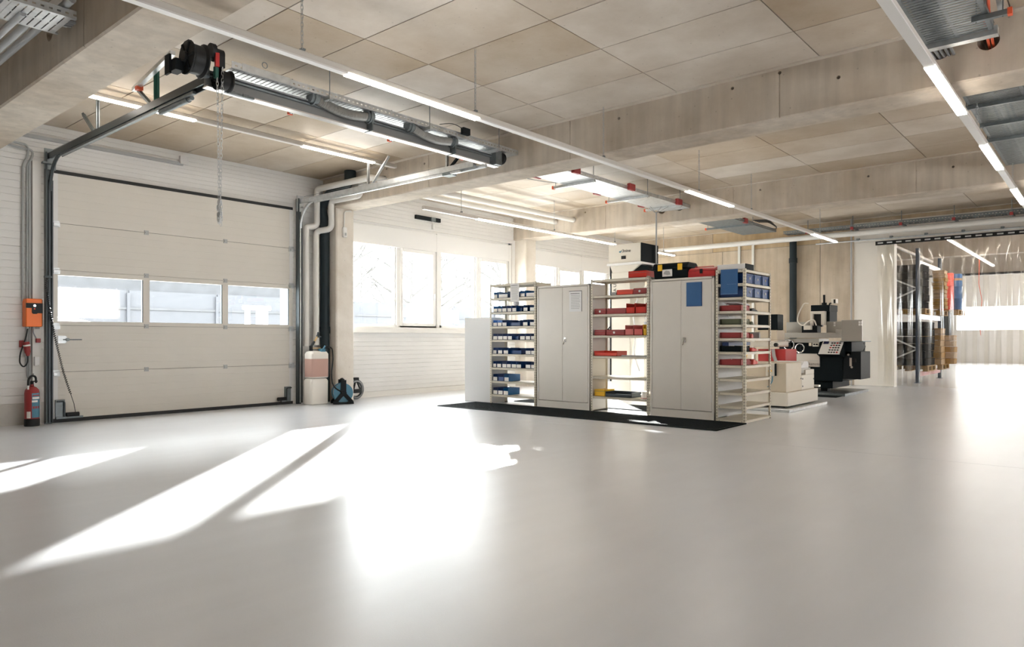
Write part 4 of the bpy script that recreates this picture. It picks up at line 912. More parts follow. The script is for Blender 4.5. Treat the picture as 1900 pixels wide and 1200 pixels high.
obj('drum_tank', MB().lathe([(.02, .6), (.16, .62), (.17, .9), (.14, 1.0), (.02, 1.02)], (11.7, 6.45, 0), 18), 'cream', t, smooth=35)
t = thing('hose_coil', (10.6, 7.75, 0), 'grey hose coil on frame behind the blue bin rack', 'hose')
for k in range(4): obj('hose_turn', MB().tube(arc((10.55+.05*k, 7.82, .36), .25-.012*k, 0, 2*math.pi, 26, 'YZ')[:-1], .022, 7, True), 'cable', t, smooth=True)
obj('stand', MB().bar((10.5, 7.6, .02), (10.8, 8.1, .02), .05, .03).bar((10.6, 7.8, .02), (10.6, 7.8, .95), .04, .04).bar((10.6, 7.55, .95), (10.6, 7.95, .80), .03, .03).bar((10.6, 7.55, .80), (10.6, 7.95, .95), .03, .03), 'bottle', t)
# coolant unit
t = thing('coolant_unit', (11.7, 4.3, 0), 'beige coolant filter unit with white paper fleece behind right rack', 'machine')
obj('drip_plate', MB().box(10.80, 12.62, 3.72, 5.0, 0, .045), 'galv', t, bevel=.005)
obj('lower_tank', MB().box(11.0, 12.45, 3.82, 4.9, .07, .28), 'cream', t, bevel=.008)
obj('tank_feet', MB().box(11.1, 11.3, 3.9, 4.8, .045, .07).box(12.1, 12.3, 3.9, 4.8, .045, .07), 'black', t)
obj('upper_tank', MB().box(11.05, 11.75, 3.86, 4.85, .28, .735), 'beige', t, bevel=.008)
obj('side_tank', MB().box(11.75, 12.38, 3.86, 4.75, .28, .52).box(11.95, 12.38, 3.86, 4.7, .52, .60), 'cream', t, bevel=.006)
obj('catch_tray', MB().box(11.78, 12.25, 3.88, 4.4, .55, .63), 'machgrey', t)
pf = []
for i in range(9):
    a = i/8*math.pi*.75; pf.append((11.80+.42*i/8, .63+.11*math.sin(a)+.01*math.sin(i*2.1)))
mbf = MB().prism(pf+[(11.80+.42, .60), (11.80, .60)], 'Y', 3.90, 4.35)
obj('paper_fleece', mbf, 'paper', t, smooth=30)
for k, (x, z) in enumerate(((11.80, .34), (11.80, .46), (11.72, .47), (12.34, .44))): obj('bolt', MB().cyl((x, 3.852, z), (x, 3.862, z), .012, 8), 'galvdark', t)
obj('pump_bar', MB().box(12.42, 12.52, 3.80, 3.9, .30, .33), 'alu', t)
t = thing('switch_box', (11.0, 4.2, .55), 'small cream switch box with yellow warning triangle', 'switch box')
obj('box', MB().box(11.0, 11.045, 4.02, 4.16, .53, .73), 'cream', t, bevel=.006)
obj('lid_edge', MB().box(11.0, 11.045, 4.005, 4.018, .535, .725), 'machblack', t)
obj('warning_triangle', MB().prism([(4.055, .60), (4.125, .60), (4.09, .665)], 'X', 10.994, 11.0), 'yellow', t)
obj('warning_bolt', MB().prism([(4.088, .61), (4.094, .61), (4.098, .635), (4.085, .635)], 'X', 10.992, 10.994), 'inkdark', t)
obj('cable', MB().tube(rounded([(11.02, 4.06, .53), (10.99, 4.05, .45), (11.0, 4.10, .38), (11.04, 4.14, .36)], .05), .009, 6), 'bluegrey', t, smooth=True)
# tool grinder parts between rack and coolant unit
t = thing('bench_machine', (11.9, 4.6, 0), 'beige machine with red tank standing behind the right rack', 'machine')
obj('pedestal', MB().box(12.75, 13.5, 4.48, 5.3, 0, .655), 'beige', t, bevel=.01)
obj('red_tank', MB().box(12.72, 13.3, 4.455, 4.95, .66, .92), 'red', t, bevel=.008)
obj('table_arm', MB().box(12.6, 13.3, 4.60, 5.3, .96, 1.06).box(12.6, 12.75, 4.54, 4.62, .97, 1.05), 'cream', t, bevel=.01)
obj('arm_knob', MB().cyl((12.55, 4.57, 1.0), (12.6, 4.57, 1.0), .035, 12), 'black', t)
obj('head_body', MB().box(12.7, 13.1, 4.60, 5.0, 1.08, 1.265), 'beige', t, bevel=.01)
obj('head_motor', MB().box(12.7, 13.0, 4.59, 4.95, 1.265, 1.545), 'machblack', t, bevel=.01)
for k, y in enumerate((4.95, 5.1, 5.25)): obj('drop_hose', MB().tube(rounded([(12.3, y, 1.0), (12.1, y-.02, .8), (12.15, y+.03, .5), (12.2, y, .2)], .2), .02, 8), ('yellow', 'green', 'black')[k], t, smooth=True)
obj('bellows', MB().tube([(12.68, 4.66, .92), (12.67, 4.64, .8), (12.68, 4.60, .68)], .03, 10), 'bottle', t)
# surface grinder; gy/gz turn photo measures at its front into metres
def GY(px): return 4.998-(px-1465)*.01003
def GZ(py): return 1.445-(py-597)*.01072
GX = 14.5
g = thing('surface_grinder', (15.0, 4.4, 0), 'black and grey surface grinder with tilted control panel', 'machine')
def gbox(name, p0, p1, q0, q1, x0, x1, m, par=None, bevel=.006):
    return obj(name, MB().box(x0, x1, GY(p1), GY(p0), GZ(q1), GZ(q0)), m, par or g, bevel=bevel)
obj('base_plate', MB().box(14.5, 16.2, 3.95, 5.4, 0, .05), 'galvdark', g)
gbox('pedestal', 1470, 1540, 680, 720, 14.75, 15.9, 'machblack')
gbox('lower_body', 1500, 1562, 656, 706, 14.6, 15.8, 'machblack')
eb = obj('electrics_cabinet', MB().box(14.62, 15.3, 3.70, 4.02, .33, .86), 'blackmetal', g, bevel=.006)
obj('switch_plate', MB().box(14.61, 14.62, 3.86, 3.90, .58, .74).cyl((14.60, 3.92, .80), (14.62, 3.92, .80), .02, 10).cyl((14.60, 3.86, .56), (14.62, 3.86, .56), .02, 10), 'machsteel', eb)
obj('main_switch', MB().box(14.58, 14.62, 3.78, 3.84, .66, .72), 'black', eb)
gbox('bed', 1440, 1578, 634, 658, 14.62, 15.6, 'machblack')
npn = gbox('name_plate', 1474, 1521, 656, 680.5, 14.56, 14.60, 'machsteel')
obj('maker_lettering', text_mb('Okamoto', .068, (14.557, GY(1495.2), GZ(677)), (0, -1, 0), (0, 0, 1)), 'inkdark', npn)
obj('model_lettering', text_mb('1450NV', .05, (14.557, GY(1474.7), GZ(676)), (0, -1, 0), (0, 0, 1)), 'inkdark', npn)
obj('small_lettering', MB().box(14.557, 14.56, GY(1518), GY(1500), GZ(669.6), GZ(668.2)).box(14.557, 14.56, GY(1518), GY(1497), GZ(672), GZ(671.2)), 'ink', npn)
gbox('saddle', 1440, 1520, 628, 636, 14.55, 15.2, 'machgrey')
gbox('table', 1436, 1556, 617.5, 627, 14.45, 15.0, 'machgrey')
gbox('table_end', 1554, 1564, 612, 627, 14.45, 15.0, 'machgrey')
gbox('splash_guard', 1443, 1490, 596.5, 618, 14.95, 15.0, 'machgrey'); gbox('splash_guard', 1522, 1562, 596.5, 618, 14.95, 15.0, 'machgrey')
gd = gbox('splash_guard', 1563, 1600, 595, 633, 14.48, 14.52, 'machgrey'); gbox('guard_floor', 1560, 1601, 632, 634, 14.5, 15.1, 'galvdark')
for p in (1594, 1597.5):
    for q in (597.5, 601.8): gbox('guard_sticker', p, p+2.8, q, q+3.6, 14.476, 14.48, 'label', gd, 0)
gbox('guard_sticker', 1536, 1539.5, 597.5, 601, 14.944, 14.95, 'label'); gbox('guard_sticker', 1536, 1539.5, 602, 605.5, 14.944, 14.95, 'label')
gbox('column', 1495, 1527, 566, 600, 15.0, 15.5, 'machblack'); gbox('column_cap', 1492, 1528, 565, 577, 14.95, 15.5, 'machblack')
wf = obj('wheel_guard', MB().box(14.85, 15.0, GY(1499), GY(1494), GZ(605), GZ(577)).box(14.85, 15.0, GY(1521), GY(1515), GZ(603), GZ(577)).box(14.85, 15.0, GY(1516), GY(1498), GZ(582), GZ(577)), 'cream', g)
gbox('wheel_bay', 1499, 1515, 582, 606, 14.92, 15.0, 'black')
obj('spindle_post', MB().cyl((15.2, GY(1510.5), GZ(566)), (15.2, GY(1510.5), GZ(545)), .022, 12).cyl((15.2, GY(1510.5), GZ(566)), (15.2, GY(1510.5), GZ(560)), .05, 14), 'blackmetal', g, smooth=40)
nz = gbox('grinding_head', 1482, 1512, 604, 618, 14.7, 14.95, 'blackmetal'); gbox('nozzle', 1489, 1503, 604, 612, 14.6, 14.7, 'cream', nz)
obj('coolant_hose', MB().tube(rounded([(14.9, GY(1489), GZ(562)), (14.85, GY(1482), GZ(561)), (14.8, GY(1473), GZ(580)), (14.75, GY(1471), GZ(596)), (14.7, GY(1484), GZ(606)), (14.65, GY(1496), GZ(596)), (14.65, GY(1508), GZ(592)), (14.65, GY(1512), GZ(604))], .12), .013, 8), 'cream', g, smooth=True)
lm = obj('arm', MB().tube([(15.0, GY(1526), GZ(570)), (14.9, GY(1530), GZ(563)), (14.9, GY(1534), GZ(562))], .015, 6), 'black', g); gbox('lamp_head', 1534, 1543, 554.5, 563, 14.85, 15.0, 'cream', lm); gbox('lamp_face', 1539, 1542, 556, 563, 14.84, 14.85, 'black', lm, 0)
def wheel(py, pz, r):
    c = (14.50, GY(py), GZ(pz)); w = obj('hand_wheel', MB().tube(arc(c, r, 0, 2*math.pi, 24, 'YZ')[:-1], .012, 7, True), 'chrome', g, smooth=True)
    mb = MB()
    for k in range(3):
        a = k*2*math.pi/3; mb.bar(c, (c[0], c[1]+r*math.cos(a), c[2]+r*math.sin(a)), .02, .02)
    mb.cyl(c, (c[0]+.12, c[1], c[2]), .025, 10); obj('wheel_spokes', mb, 'blackmetal', w)
    obj('wheel_grip', MB().cyl((c[0]-.06, c[1], c[2]-r), (c[0], c[1], c[2]-r), .013, 8), 'chrome', w)
wheel(1485, 646, .085); wheel(1464, 640, .10)
gbox('bellows', 1455, 1476, 648, 676, 14.62, 14.9, 'machblack')
for k in range(6): gbox('bellows_fold', 1454, 1477, 649+k*4.6, 651+k*4.6, 14.60, 14.64, 'blackmetal', None, 0)
vb = gbox('valve_plate', 1507, 1519, 634, 643, 14.57, 14.62, 'cream'); gbox('valve_plate', 1500, 1505, 634, 642, 14.57, 14.62, 'beige')
for p in (1511, 1516): obj('valve_knob', MB().cyl((14.54, GY(p), GZ(639)), (14.57, GY(p), GZ(639)), .015, 8), 'black', vb)
# tilted console
co = obj('console', MB().prism([(14.30, GZ(657)), (14.62, GZ(633)), (14.9, GZ(633)), (15.0, GZ(645)), (14.7, GZ(662)), (14.5, GZ(662))], 'Y', GY(1567), GY(1524)), 'machblack', g)
n_ = Vector((14.30-14.62, 0, GZ(657)-GZ(633))); ln = n_.length; d_ = -n_.normalized(); up_ = Vector((-d_.z, 0, d_.x))
def cpt(u, v, h=0): return Vector((14.30, GY(1565.5)+v*(GY(1525.5)-GY(1565.5)), GZ(657)))+d_*(u*ln)+up_*h
fp = MB(); fp.add([cpt(.02, .02, .002), cpt(.02, .98, .002), cpt(.98, .98, .002), cpt(.98, .02, .002), cpt(.02, .02, .01), cpt(.02, .98, .01), cpt(.98, .98, .01), cpt(.98, .02, .01)], [(0, 3, 2, 1), (4, 5, 6, 7), (0, 1, 5, 4), (1, 2, 6, 5), (2, 3, 7, 6), (3, 0, 4, 7)])
cp = obj('control_panel', fp, 'label', co)
def chip(u0, u1, v0, v1, m, name='button'):
    obj(name, MB().add([cpt(u0, v0, .01), cpt(u0, v1, .01), cpt(u1, v1, .01), cpt(u1, v0, .01), cpt(u0, v0, .018), cpt(u0, v1, .018), cpt(u1, v1, .018), cpt(u1, v0, .018)], [(0, 3, 2, 1), (4, 5, 6, 7), (0, 1, 5, 4), (1, 2, 6, 5), (2, 3, 7, 6), (3, 0, 4, 7)]), m, g)
chip(.76, .93, .68, .92, 'screen', 'panel_screen')
for r_ in range(5):
    for k in range(4):
        chip(.10+r_*.17, .17+r_*.17, .12+k*.12, .20+k*.12, 'inkdark' if (r_+k) % 5 else 'red')
obj('foot', MB().box(15.0, 15.2, 4.42, 4.55, .05, .35), 'blackmetal', g)
rm = obj('floor_mat', MB().box(14.1, 15.6, 4.0, 5.35, 0, .012), 'mat', None, 'thin dark rubber mat in front of the surface grinder', 'mat')
obj('cord', MB().tube(rounded([(14.9, 3.72, 1.02), (15.2, 3.76, .95), (15.25, 3.82, .86)], .1), .006, 6), 'black', g, smooth=True)
# ---------------------------------------------------------------- things beside the gate
cb = thing('control_box', (2.975, W-.09, 1.26), 'orange and black gate control box on the wall', 'control box')
y = W-.10
obj('case', MB().box(2.885, 3.065, y-.07, y+.09, 1.265, 1.625), 'orange', cb, bevel=.008)
obj('front_band', MB().box(2.882, 3.068, y-.080, y-.069, 1.505, 1.568).prism([(2.948, 1.505), (3.068, 1.505), (3.068, 1.44), (3.01, 1.44), (3.0, 1.43), (2.962, 1.43), (2.948, 1.445)], 'Y', y-.080, y-.069), 'black', cb)
obj('side_band', MB().box(3.064, 3.072, y-.06, y+.085, 1.275, 1.615), 'black', cb)
obj('key_switch', MB().cyl((2.975, y-.09, 1.535), (2.975, y-.078, 1.535), .015, 12), 'chrome', cb); obj('stop_button', MB().cyl((2.975, y-.086, 1.495), (2.975, y-.078, 1.495), .009, 10), 'brightred', cb)
for k, x in enumerate((2.92, 2.95, 2.985, 3.02, 3.045)): obj('gland', MB().cyl((x, y, 1.265), (x, y, 1.24), .012, 8), 'conduit', cb)
pg = thing('power_plug', (2.89, W-.06, .75), 'dark red industrial plug with looped black cable', 'plug')
obj('socket', MB().box(2.85, 2.90, W-.05, W-.001, 1.0, 1.09), 'dkred', pg, bevel=.006)
obj('plug_body', MB().cyl((2.905, W-.09, 1.07), (2.925, W-.09, .93), .04, 14, .035).cyl((2.925, W-.09, .93), (2.925, W-.09, .89), .03, 12, .02), 'dkred', pg, smooth=35)
obj('plug_ring', MB().cyl((2.911, W-.09, 1.035), (2.914, W-.09, 1.015), .043, 14), 'label', pg)
obj('cable', MB().tube(rounded([(2.925, W-.09, .89), (2.925, W-.09, .80), (2.88, W-.09, .74), (2.835, W-.09, .80), (2.84, W-.09, .92), (2.90, W-.09, 1.1), (2.925, W-.09, 1.25)], .06), .009, 7), 'black', pg, smooth=True)
jb = thing('cable_joint', (3.03, W-.1, 1.06), 'small dark red connector hanging below control box', 'connector')
obj('connector', MB().box(3.015, 3.065, W-.11, W-.07, 1.06, 1.115), 'dkred', jb, bevel=.005); obj('lead', MB().tube(rounded([(3.02, W-.09, 1.115), (2.985, W-.09, 1.19), (2.985, W-.1, 1.25)], .03), .006, 6), 'cable', jb, smooth=True)
sc_ = thing('spiral_cable', (3.2, 10.55, .3), 'black spiral cable sagging from gate rail to the gate foot', 'cable')
hp = [(3.12, 10.53, 1.90), (3.10, 10.53, 1.88), (3.09, 10.53, 1.80), (3.14, 10.53, 1.45), (3.19, 10.54, 1.15), (3.30, 10.55, .65), (3.385, 10.56, .38)]
pp = rounded(hp, .15, 4); cp_ = []; nn = 230
seg = [0]
for i in range(1, len(pp)): seg.append(seg[-1]+(Vector(pp[i])-Vector(pp[i-1])).length)
for k in range(nn):
    s = seg[-1]*k/(nn-1); i = max(j for j in range(len(seg)) if seg[j] <= s+1e-9); i = min(i, len(pp)-2)
    q = Vector(pp[i]).lerp(Vector(pp[i+1]), (s-seg[i])/max(1e-6, seg[i+1]-seg[i])); a = k*1.57
    cp_.append(q+Vector((.012*math.cos(a), .012*math.sin(a), 0)))
obj('coil', MB().tube(cp_, .005, 5), 'black', sc_, smooth=True)
obj('lead', MB().tube([(3.385, 10.56, .38), (3.43, 10.58, .25), (3.455, 10.60, .13)], .004, 5), 'black', sc_); obj('clip', MB().box(3.07, 3.16, 10.50, 10.55, 1.90, 1.925), 'steelblue', sc_)
fe = thing('fire_extinguisher', (2.94, 10.52, 0), 'red fire extinguisher with blue label standing by gate', 'fire extinguisher')
fx_, fy_ = 2.935, 10.53
obj('cylinder', MB().lathe([(.075, .08), (.082, .09), (.082, .42), (.075, .46), (.05, .49), (.022, .505), (.022, .53)], (fx_, fy_, 0), 22), 'dkred', fe, smooth=40)
obj('base', MB().lathe([(.083, 0), (.086, .01), (.086, .085), (.080, .10)], (fx_, fy_, 0), 22), 'black', fe, smooth=40)
def wrap(a0, a1, z0, z1, r, m, name):
    n = 8; vs = []
    for zz in (z0, z1):
        for k in range(n+1):
            a = a0+(a1-a0)*k/n; vs.append((fx_+r*math.cos(a), fy_+r*math.sin(a), zz))
    return obj(name, MB().add(vs, [(k, k+1, n+2+k, n+1+k) for k in range(n)]), m, fe, smooth=60)
wrap(-1.85, -.45, .11, .42, .0835, 'bluegrey', 'label_sheet')
for (a0, a1, z0, z1, m) in ((-1.78, -.65, .345, .372, 'label'), (-1.85, -1.05, .305, .33, 'label'), (-1.75, -.75, .385, .40, 'dkred'), (-1.75, -1.5, .225, .255, 'dkred'), (-1.4, -1.15, .225, .255, 'dkred'), (-1.05, -.8, .225, .255, 'dkred')): wrap(a0, a1, z0, z1, .0845, m, 'label_print')
wrap(-2.55, -2.0, .105, .19, .0848, 'label', 'service_tag')
obj('valve', MB().cyl((fx_, fy_, .53), (fx_, fy_, .57), .02, 10).box(fx_-.01, fx_+.06, fy_-.012, fy_+.012, .56, .575), 'black', fe)
obj('hose', MB().tube(rounded([(fx_+.04, fy_-.02, .55), (fx_+.03, fy_-.04, .63), (fx_-.02, fy_-.05, .645), (fx_-.055, fy_-.06, .60), (fx_-.058, fy_-.06, .52)], .04), .013, 8), 'black', fe, smooth=True)
obj('nozzle', MB().cyl((fx_-.058, fy_-.06, .53), (fx_-.058, fy_-.06, .47), .011, 8), 'alu', fe)
# canisters
def canister(x0, x1, y0, y1, z0, z1, m, label, liquid=None):
    t = thing('canister', ((x0+x1)/2, (y0+y1)/2, z0), label, 'canister')
    def rr(a, b, c, d, q):
        out = []
        for (cx, cy, s) in ((b-q, c+q, -math.pi/2), (b-q, d-q, 0), (a+q, d-q, math.pi/2), (a+q, c+q, math.pi)):
            for k in range(5): out.append((cx+q*math.cos(s+k*math.pi/8), cy+q*math.sin(s+k*math.pi/8)))
        return out
    P_ = [(rr(x0, x1, y0, y1, .05), z0+.015), (rr(x0, x1, y0, y1, .05), z1-.05), (rr(x0+.02, x1-.02, y0+.02, y1-.02, .05), z1-.012), (rr(x0+.05, x1-.05, y0+.05, y1-.05, .04), z1)]
    P_ = [(rr(x0+.015, x1-.015, y0+.015, y1-.015, .045), z0)]+P_
    mb = MB(); n = 20; vs = [(p[0], p[1], z) for poly, z in P_ for p in poly]; fs = []
    for i in range(len(P_)-1):
        for k in range(n): fs.append((i*n+k, i*n+(k+1) % n, (i+1)*n+(k+1) % n, (i+1)*n+k))
    fs += [tuple(range(n-1, -1, -1)), tuple((len(P_)-1)*n+k for k in range(n))]; mb.add(vs, fs)
    obj('shell', mb, m, t, smooth=35)
    if liquid:
        z = z0+.02; poly = rr(x0-.001, x1+.001, y0-.001, y1+.001, .05)
        mb = MB().add([(p[0], p[1], zz) for zz in (z, liquid) for p in poly], [(k, (k+1) % n, n+(k+1) % n, n+k) for k in range(n)]); obj('liquid_fill', mb, 'pink', t, smooth=35)
    return t
canister(6.86, 7.21, 10.22, 10.48, 0, .445, 'jerry', 'lower white plastic canister on floor beside the drain pipe')
ct = canister(6.87, 7.215, 10.22, 10.47, .447, .90, 'jerry', 'upper canister with pink liquid stacked on the white one', .77)
obj('cap', MB().cyl((7.10, 10.30, .90), (7.10, 10.30, .93), .04, 14), 'bluegrey', ct); obj('tap', MB().box(7.06, 7.15, 10.24, 10.32, .87, .94).cyl((7.12, 10.27, .93), (7.15, 10.25, .99), .014, 8), 'bluegrey', ct)
gn = thing('spray_lance', (6.98, 10.36, .9), 'black and copper spray lance leaning over the canister', 'lance')
obj('body', MB().cyl((6.93, 10.34, .905), (6.93, 10.34, .99), .03, 10).bar((6.92, 10.34, .96), (7.02, 10.38, 1.06), .03, .03), 'black', gn)
obj('grip', MB().bar((7.02, 10.38, 1.06), (7.10, 10.40, 1.15), .02, .02), 'brass', gn); obj('valve', MB().bar((7.10, 10.40, 1.13), (7.12, 10.40, 1.22), .03, .03).bar((7.08, 10.40, 1.16), (7.17, 10.40, 1.14), .02, .02), 'steelblue', gn)
obj('strap', MB().tube([(6.93, 10.33, .95), (7.0, 10.30, .95), (7.08, 10.28, .95)], .008, 6), 'brass', gn)
# hose reel
hr = thing('hose_reel', (7.32, 10.12, 0), 'blue and black hose reel on the floor by the column', 'hose reel')
cx, cy, cz = 7.36, 10.06, .19
ax = Vector((math.sin(.45), math.cos(.45), 0)).normalized()  # reel axis, disc faces the viewer
c0 = Vector((cx, cy, cz))
def disc(a, b, r, m, name, n=26): return obj(name, MB().cyl(c0+ax*a, c0+ax*b, r, n), m, hr, smooth=35)
disc(-.10, -.085, .165, 'bluegrey', 'reel_disc'); disc(.085, .10, .165, 'bluegrey', 'reel_disc'); disc(-.085, .085, .07, 'bluegrey', 'drum')
sx = ax.cross(Vector((0, 0, 1)))
for i in range(5):
    for j in range(2):
        q = c0+ax*(-.065+.032*i); r_ = .105+.03*j; obj('hose_turn', MB().tube([q+sx*(r_*math.cos(a*math.pi/12))+Vector((0, 0, r_*math.sin(a*math.pi/12))) for a in range(24)], .015, 6, True), 'cable', hr, smooth=True)
for sgn in (-1, 1):
    b = c0+ax*(.12*sgn)
    obj('side_frame', MB().bar(b+Vector((0, 0, .22)), b, .09, .02, ax).bar(b, b+sx*.15+Vector((0, 0, -.165)), .06, .025, ax).bar(b, b-sx*.15+Vector((0, 0, -.165)), .06, .025, ax).bar(b+sx*.17+Vector((0, 0, -.17)), b-sx*.17+Vector((0, 0, -.17)), .05, .03, (0, 0, 1)).cyl(b-ax*.012*sgn, b+ax*.02*sgn, .05, 14), 'blackmetal', hr)
obj('handle', MB().tube([c0-ax*.12+Vector((0, 0, .22)), c0+Vector((0, 0, .235)), c0+ax*.12+Vector((0, 0, .22))], .02, 8), 'black', hr, smooth=True)
obj('feed_hose', MB().tube(rounded([tuple(c0-ax*.13), (7.14, 10.02, .30), (7.13, 10.05, .5), (7.24, 10.15, .78), (7.27, 10.22, .95), (7.20, 10.27, .98), (7.13, 10.28, .95)], .12), .011, 8), 'black', hr, smooth=True)
kc = thing('cable_coil', (7.86, 10.56, 0), 'dark cable coil leaning against wall beyond the column', 'cable')
for k in range(7):
    r_ = .17-.013*(k % 4); pts = [(8.02+r_*math.cos(a*math.pi/13)*(1.0), 10.60-.012*k+.05*math.sin(a*math.pi/13)*0, .185+r_*math.sin(a*math.pi/13)*1.03) for a in range(26)]
    obj('cable_turn', MB().tube(pts, .012, 6, True), 'steelblue' if k % 2 else 'cable', kc, smooth=True)
obj('holder', MB().box(7.97, 8.08, 10.54, 10.62, .31, .40).bar((8.02, 10.56, .36), (7.95, 10.54, .16), .03, .02).bar((8.03, 10.56, .36), (8.12, 10.54, .16), .03, .02).box(7.95, 8.11, 10.50, 10.58, .12, .19), 'black', kc)
# ---------------------------------------------------------------- strip curtain
sc0 = thing('strip_curtain', (17.9, 1.8, 3.3), 'clear plastic strip curtain hanging across the passage', 'curtain')
obj('mounting_pipe', MB().cyl((17.93, -1, 3.40), (17.93, 5.55, 3.40), .018, 8), 'galv', sc0, smooth=True)
obj('mounting_rail', MB().box(17.9, 17.93, -1, 4.22, 3.255, 3.345), 'black', sc0)
for k in range(26): obj('clamp_plate', MB().box(17.89, 17.90, 4.17-.19*k-.11, 4.17-.19*k, 3.285, 3.315), 'galv', sc0)
for k in range(8): obj('pipe_clip', MB().box(17.91, 17.99, 4.6-.7*k-.03, 4.6-.7*k+.03, 3.40, 3.45), 'galvdark', sc0)
sw = .30; qs = random.Random(11)
for k in range(22):
    y = 4.18-.205*k; x = 17.915 if k % 2 else 17.94; pts = []
    bow = .045+.03*qs.random(); ph = qs.random()*6; n = 8
    vs = []; zs = [3.27, 2.9, 2.3, 1.6, .9, .03+.03*qs.random()]
    for zi, z in enumerate(zs):
        for j in range(n+1):
            u = j/n-.5; vs.append((x-bow*(1-4*u*u)*(.3+.7*min(1, (3.27-z)))+.012*math.sin(ph+z*1.7+u*3), y-u*sw-sw/2+.01*math.sin(z*1.3+ph), z))
    fs = [(zi*(n+1)+j, zi*(n+1)+j+1, (zi+1)*(n+1)+j+1, (zi+1)*(n+1)+j) for zi in range(len(zs)-1) for j in range(n)]
    obj('pvc_strip', MB().add(vs, fs), 'pvc', sc0, smooth=80)
# ---------------------------------------------------------------- pallet rack and goods in the room beyond
rk = thing('pallet_rack', (21.5, 4.4, 0), 'navy steel pallet rack beyond the strip curtain', 'rack')
X0, X1, RY0, RY1 = 20.0, 22.9, 3.75, 5.0
for x in (X0, X1):
    for y in (RY0, RY1):
        u = obj('upright', MB().box(x-.05, x+.05, y-.04, y+.04, 0, 3.35), 'navy', rk); obj('foot_plate', MB().box(x-.08, x+.08, y-.07, y+.07, 0, .012), 'navy', u)
    for z0, z1, f in ((.25, .85, 0), (.85, 1.45, 1), (1.75, 2.35, 0), (2.35, 2.95, 1)):
        a, b = (RY0, RY1) if f else (RY1, RY0); obj('brace', MB().bar((x, a, z0), (x, b, z1), .035, .02, (1, 0, 0)), 'galv', rk)
for z in (.22, 1.66, 3.0):
    for y in (RY0, RY1): obj('load_beam', MB().box(X0, X1, y-.025, y+.025, z-.06, z+.06), 'dkred' if z < 1 else 'galv', rk)
def pallet(x, y, z, label):
    t = thing('pallet', (x, y, z), label, 'pallet', 'pallets in the rack')
    for k in range(5): obj('deck_board', MB().box(0, 1.1, .02+k*.2, .15+k*.2, .12, .14), 'wood', t, local=True)
    for k in range(3):
        obj('runner', MB().box(0, 1.1, .02+k*.4, .13+k*.4, 0, .02), 'wood', t, local=True)
        for j in range(3): obj('block', MB().box(.02+j*.47, .14+j*.47, .02+k*.4, .13+k*.4, .02, .12), 'wood', t, local=True)
    return t
pallet(20.2, 3.55, .285, 'lower wooden pallet at the near end of rack'); pallet(21.5, 3.45, .285, 'lower wooden pallet at the far end of rack')
pallet(20.2, 3.60, 1.725, 'upper wooden pallet under the dark crates'); pallet(21.6, 3.10, 1.725, 'upper wooden pallet sticking out under red and blue drums')
def stack(x0, x1, y0, y1, z0, h, n, m, label, grp, cat='box'):
    for k in range(n):
        z = z0+k*h; j = R.uniform(-.02, .02)
        t = thing('stacked_crate', ((x0+x1)/2, (y0+y1)/2, z), label % ORD[k], cat, grp)
        obj('crate_body', MB().box(x0+j, x1+j, y0+j, y1+j, z, z+h-.012), m, t, bevel=.006)
        obj('crate_rim', MB().box(x0+j-.008, x1+j+.008, y0+j-.008, y1+j+.008, z+h-.04, z+h-.02), m, t)
stack(20.15, 21.3, 3.62, 4.9, .43, .185, 6, 'darkgoods', 'dark crate on the lower near pallet, %s from bottom', 'dark crates in the rack')
stack(20.15, 20.9, 3.66, 4.9, 1.87, .185, 6, 'darkgoods', 'dark crate on the upper near pallet, %s from bottom', 'dark crates in the rack')
stack(21.5, 22.1, 3.50, 3.95, .43, .16, 6, 'carton', 'cardboard box in brown column, %s from bottom', 'cartons on the far pallet')
stack(22.05, 22.5, 3.28, 3.62, .43, .155, 5, 'carton', 'cardboard box in the outer column, %s from bottom', 'cartons on the far pallet')
stack(20.95, 21.35, 3.32, 3.60, 1.87, .10, 10, 'wood', 'slatted wooden frame in upper stack, %s from bottom', 'wooden frames on upper pallet')
for (x, y, m, lb) in ((21.9, 3.42, 'brightred', 'red drum on the upper pallet'), (22.3, 3.28, 'bluesleeve', 'blue drum on the upper pallet')):
    t = thing('drum', (x, y, 1.87), lb, 'drum')
    obj('shell', MB().lathe([(.15, 0), (.155, .03), (.155, .3), (.162, .31), (.155, .32), (.155, .62), (.162, .63), (.155, .64), (.155, .95), (.14, .97)], (x, y, 1.87), 18), m, t, smooth=40)
    obj('band', MB().cyl((x, y, 2.66), (x, y, 2.72), .158, 18), m if m == 'brightred' else 'carton', t)
hw = obj('hanging_wire', MB().tube([(24.2, 3.0, 3.5), (24.4, 3.0, 3.4), (24.5, 3.03, 2.7), (24.5, 2.95, 2.2), (24.5, 3.02, 1.6), (24.5, 2.98, 1.2)], .008, 5), 'capred', None, 'thin reddish wire hanging in the room beyond passage', 'wire')
sd_ = obj('door_2', MB().box(37.9, 37.98, 5.75, 6.1, .9, 2.4), 'steelblue', None, 'narrow dark door pane in the far wall', kind=ST)
bc = thing('beam_clip_row', (30.9, 3, 3.45), 'dark clamp strip under far beam of storeroom', 'clamp'); obj('strip', MB().box(30.85, 30.99, -3, 7, 3.42, 3.5), 'black', bc)
